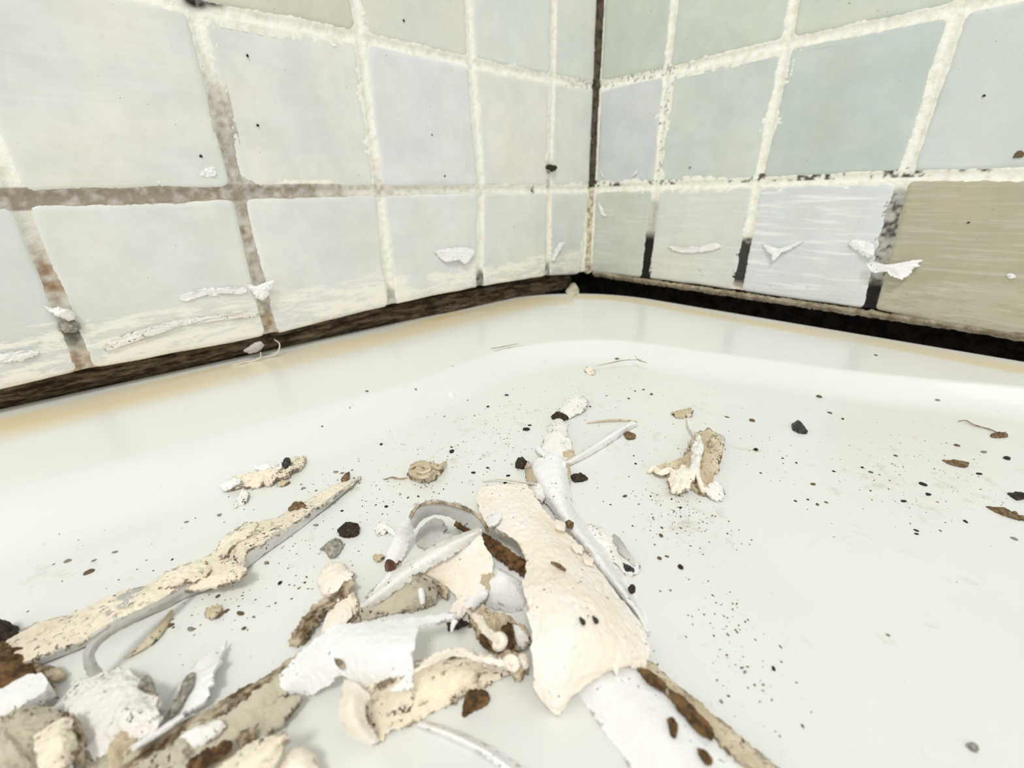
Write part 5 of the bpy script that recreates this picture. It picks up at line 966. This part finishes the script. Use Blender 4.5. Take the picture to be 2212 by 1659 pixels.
for i, (a, l, m) in enumerate((([(-0.2,-59.1,8.2)][0], 'dark speck on the second right wall tile', 'dark'), ([(-0.2,-168.3,6.4)][0], 'round brown spot on the tile at the right edge', 'grit_brown'), ([(-0.2,-162.5,-13.7)][0], 'dark fleck on the brownish lower right tile', 'dark'), ([(-0.2,-155.5,24.1)][0], 'small fleck in the middle of the rightmost upper tile', 'dark'))):
    o = tag(link('wall_speck', rock_mesh('wall_speck', M[m], 40 + i), None, np.array(a)), l, 'crumb')
    k_ = 1.4 if i == 1 else .42
    o.scale = (.0003, .0009 * k_, .0009 * k_)

# 14 countable grit and crumbs on the tray, then the dust nobody could count
KIND = {'d': ('dark', 'dark brown grit crumb', 'dark grit crumbs'), 'b': ('grit_brown', 'light brown grit crumb', 'light brown grit crumbs'), 'g': ('grit_grey', 'greyish grit crumb', 'greyish grit crumbs')}
PROTO = {k: [rock_mesh('grit_crumb', M[v[0]], 60 + 7 * i + ord(k), 2, .5) for i in range(4)] for k, v in KIND.items()}
CRUMBS = [(-139.4,-80.0,1.61,'d'),(-148.9,-82.2,1.53,'d'),(-150.4,-100.2,2.49,'d'),(-148.1,-99.2,1.13,'d'),(-133.2,-102.0,1.50,'d'),(-127.2,-103.7,1.08,'d'),(-182.4,-79.6,1.24,'d'),(-171.4,-95.3,1.81,'d'),(-170.2,-93.5,0.79,'d'),(-173.2,-106.3,1.32,'d'),(-169.5,-107.0,0.97,'d'),(-168.2,-112.7,1.06,'d'),(-170.5,-114.3,1.04,'d'),(-89.5,-86.5,1.97,'b'),(-114.4,-108.4,1.30,'b'),(-106.8,-111.6,1.50,'b'),(-161.7,-63.0,0.97,'d'),(-174.3,-56.4,1.30,'b'),(-143.5,-129.9,0.88,'d'),(-140.9,-127.7,0.64,'b'),(-155.3,-83.9,1.04,'g'),(-182.2,-61.6,0.62,'d'),(-186.9,-104.9,0.68,'d'),(-188.7,-103.8,0.69,'b'),(-193.5,-103.3,1.01,'d'),(-194.8,-101.3,0.57,'d'),(-102.7,-140.2,2.23,'b'),(-117.5,-146.8,1.57,'d'),(-105.4,-134.5,1.11,'b'),(-73.0,-148.2,2.26,'b'),(-126.8,-151.4,0.80,'b'),(-123.2,-160.7,1.21,'b'),(-82.7,-153.4,1.41,'b'),(-81.1,-179.7,1.59,'b'),(-80.7,-184.3,2.13,'g'),(-80.7,-188.1,1.95,'d'),(-106.9,-176.6,1.80,'d'),(-110.5,-178.0,1.46,'d'),(-116.7,-174.9,1.26,'d'),(-55.6,-172.8,1.84,'g'),(-34.8,-153.6,1.37,'d'),(-149.5,-142.4,0.69,'d'),(-164.9,-152.7,1.39,'d'),(-155.3,-179.1,0.83,'g'),(-172.2,-169.9,0.81,'d'),(-181.3,-167.0,0.75,'g'),(-125.6,-178.1,0.92,'d'),(-126.7,-178.3,0.78,'d'),(-122.5,-181.1,0.80,'g'),(-115.9,-190.3,1.41,'g'),(-175.4,-167.5,0.88,'g'),(-170.5,-154.0,0.75,'g'),(-160.5,-146.5,1.05,'b'),(-147.3,-143.0,0.70,'b'),(-164.4,-149.9,0.80,'b'),(-163.4,-146.9,0.71,'g'),(-158.5,-145.5,0.64,'b'),(-162.1,-141.4,0.53,'d'),(-157.2,-142.8,0.54,'d'),(-155.5,-135.2,1.13,'b'),(-151.7,-138.9,0.57,'d'),(-165.7,-149.3,1.09,'b'),(-242.2,-77.2,1.87,'g'),(-239.4,-83.3,1.78,'b'),(-238.7,-80.3,1.04,'g'),(-235.8,-80.3,1.17,'g'),(-224.7,-79.8,1.29,'g'),(-219.4,-82.0,1.40,'g'),(-215.9,-108.9,1.03,'d'),(-224.1,-104.8,0.95,'b'),(-212.8,-111.7,0.61,'b'),(-206.2,-98.8,1.36,'g'),(-230.7,-105.8,1.27,'b'),(-228.4,-108.7,1.44,'g'),(-228.3,-89.9,0.60,'d'),(-216.2,-102.5,1.30,'g'),(-200.7,-98.2,0.81,'d'),(-203.7,-84.7,1.27,'g'),(-203.6,-83.0,0.90,'g'),(-202.0,-87.6,1.00,'g'),(-195.1,-85.1,1.29,'g'),(-196.0,-83.6,1.56,'g'),(-192.9,-85.6,1.03,'g'),(-223.7,-108.9,0.92,'b'),(-222.2,-110.9,1.21,'b'),(-222.5,-114.2,0.88,'b'),(-220.9,-113.0,0.89,'g'),(-193.9,-91.6,0.98,'g'),(-150.6,-145.0,0.79,'d'),(-179.9,-93.9,0.63,'d'),(-93.4,-184.3,1.31,'d'),(-105.4,-107.9,1.19,'b'),(-108.2,-106.6,1.01,'b'),(-117.5,-102.4,0.81,'d'),(-122.2,-109.2,0.77,'g'),(-84.4,-156.9,1.05,'d'),(-116.9,-152.6,0.71,'d'),(-116.8,-155.5,0.85,'d'),(-114.6,-162.3,0.86,'d'),(-108.4,-166.3,0.89,'d'),(-109.2,-168.0,1.03,'b'),(-97.1,-170.5,1.12,'b'),(-117.2,-169.6,0.70,'b'),(-130.1,-163.4,0.89,'b'),(-128.1,-164.4,0.78,'b'),(-129.8,-161.6,0.77,'d'),(-132.0,-160.0,0.76,'d'),(-116.0,-184.0,0.99,'d'),(-130.4,-102.8,1.21,'d'),(-135.1,-103.4,1.03,'d'),(-191.4,-64.8,0.75,'d'),(-165.7,-120.9,0.68,'b'),(-162.7,-123.3,0.57,'d'),(-138.4,-117.8,0.68,'d'),(-159.9,-134.7,0.55,'d'),(-150.4,-74.2,0.64,'d'),(-143.6,-57.4,0.89,'g'),(-161.8,-78.2,0.74,'d')]
MARKS = [('the tan lacy wad', [(-134.0,-140.0,-60.0)]), ('the small tan knot', [(-180.7,-97.2,-60.0)]), ('the tip of the white stick', [(-127.1,-118.4,-60.0)]), ('the far white bit', [(-128.4,-99.4,-60.0)]), ('the single small white flake', [(-152.7,-66.2,-60.0)]),
         ('the largest black brown chip', [(-202.3,-104.5,-60.0)]), ('the tip of the long cream strip', [(-192.7,-89.4,-60.0)]), ('the crumbly cream fragment', [(-208.4,-72.2,-60.0)]), ('the black crumb with a tail', [(-97.9,-150.5,-60.0)]),
         ('the long dark smear', [(-106.7,-189.1,-60.0)]), ('the round frilled flake', [(-208.8,-114.1,-60.0)]), ('the ring-like tan scrap', [(-225.3,-107.4,-60.0)]), ('the lone grey blurred crumb', [(-165.4,-188.5,-60.0)]),
         ('the papery white shaving', [(-169.0,-144.4,-60.0)]), ('the top of the white strip', [(-157.6,-115.7,-60.0)]), ('the olive brown crumb', [(-66.6,-186.1,-60.0)]), ('the brown double smear', [(-91.3,-180.0,-60.0)]),
         ('the grey ribbon loop', [(-239.9,-102.0,-60.0)]), ('the brown clump on the cream strip', [(-206.9,-89.8,-60.0)]), ('the small cream flake at the rim', [(-103.6,-84.3,-60.0)]), ('the broad white band', [(-184.8,-164.1,-60.0)])]
fwd = np.array(RZ[:2]) / np.linalg.norm(RZ[:2])
rgt = np.array(RX[:2]) / np.linalg.norm(RX[:2])
ORD = ['nearest', 'second nearest', 'third nearest', 'fourth nearest', 'fifth nearest', 'sixth nearest', 'seventh nearest', 'eighth nearest', 'ninth nearest', 'tenth nearest', 'eleventh nearest', 'twelfth nearest', 'thirteenth nearest', 'fourteenth nearest']
seats = {}
for i, (x, y, d, k) in enumerate(CRUMBS):
    dist, mark, v = min((float(np.hypot(x - p[0][0], y - p[0][1])), n, np.array([x - p[0][0], y - p[0][1]])) for n, p in MARKS)
    a, b = v @ rgt, v @ fwd
    side = ('right of' if a > 0 else 'left of') if abs(a) > abs(b) else ('behind' if b > 0 else 'in front of')
    seats.setdefault((k, mark, side), []).append((dist, i))
label_of = {}
for (k, mark, side), lst in seats.items():
    for rank, (dist, i) in enumerate(sorted(lst)):
        label_of[i] = ('%s %s %s %s' % (ORD[rank], KIND[k][1], side, mark)) if len(lst) > 1 else ('only %s %s %s' % (KIND[k][1], side, mark))
for i, (x, y, d, k) in enumerate(CRUMBS):
    Z, _, _ = tray_surface(np.array([x]), np.array([y]))
    d *= .72 if k == 'g' else .9
    hgt = .16 * d
    o = link('grit_crumb', PROTO[k][i % 4], None, (x, y, float(Z[0]) + hgt * .45))
    r = rng.uniform(.75, 1.2)
    o.scale = (d * .46 * r * S, d * .36 / r * S, hgt * S)
    o.rotation_euler = (0, 0, rng.uniform(-.6, .6) - .75)
    tag(o, label_of[i], 'crumb', KIND[k][2])

def dust(name, blobs, mat, label, seed, lo, hi):
    r = np.random.default_rng(seed)
    pts = []
    for cx, cy, rx, ry, n in blobs:
        pts.append(np.c_[r.normal(cx, rx * .6, n), r.normal(cy, ry * .6, n)])
    P = np.vstack(pts)
    Z, D_, S_ = tray_surface(P[:, 0], P[:, 1])
    ok = (S_ > 6) & (P[:, 0] > -300) & (P[:, 1] > -230)
    P, Z = P[ok], Z[ok]
    base = np.array([(1, 0, 0), (.31, .95, 0), (-.81, .59, 0), (-.81, -.59, 0), (.31, -.95, 0), (0, 0, .8)])
    V, F = [], []
    for (x, y), z in zip(P, Z):
        q = lo + (hi - lo) * r.random() ** 3
        a = r.random() * 6.28
        st_ = 1 + r.random()
        M2 = np.array([[math.cos(a), -math.sin(a)], [math.sin(a), math.cos(a)]])
        b = base * (1 + .5 * (r.random((6, 1)) - .5))
        b = b * q
        b[:, 0] *= st_
        xy = b[:, :2] @ M2.T
        n = len(V) * 6
        V.append(np.c_[xy[:, 0] + x, xy[:, 1] + y, b[:, 2] + z - .01])
        F += [(n + k, n + (k + 1) % 5, n + 5) for k in range(5)]
    o = mk(name, np.vstack(V), F, mat, smooth=False)
    return tag(o, label, 'dust', kind='stuff')
dust('grit_dust', [(-154,-97,24,16,320),(-127,-99,24,14,160),(-169,-93,18,16,160),(-154,-147,7,8,200),(-145,-139,12,10,110),(-110,-170,24,12,190),(-100,-184,14,9,90),(-111,-128,28,12,90),(-203,-101,22,14,150),(-218,-105,18,10,90),(-236,-81,18,14,50),(-191,-102,12,10,90),(-170,-162,8,6,60),(-119,-148,14,10,80),(-162,-122,10,8,60)], M['dark'], 'fine dark dust and grit strewn over the white tray', 5, .03, .17)
dust('pale_dust', [(-154,-148,7,8,110),(-128,-133,12,10,70),(-157,-104,22,14,160),(-216,-113,16,10,90),(-224,-108,8,6,40),(-199,-90,10,8,60),(-182,-97,10,8,50),(-108,-174,20,10,90),(-172,-164,7,5,70),(-176,-169,6,4,60),(-196,-137,8,8,50),(-209,-111,8,6,50)], M['grit_brown'], 'fine tan dust strewn around the sealant pile', 6, .04, .22)
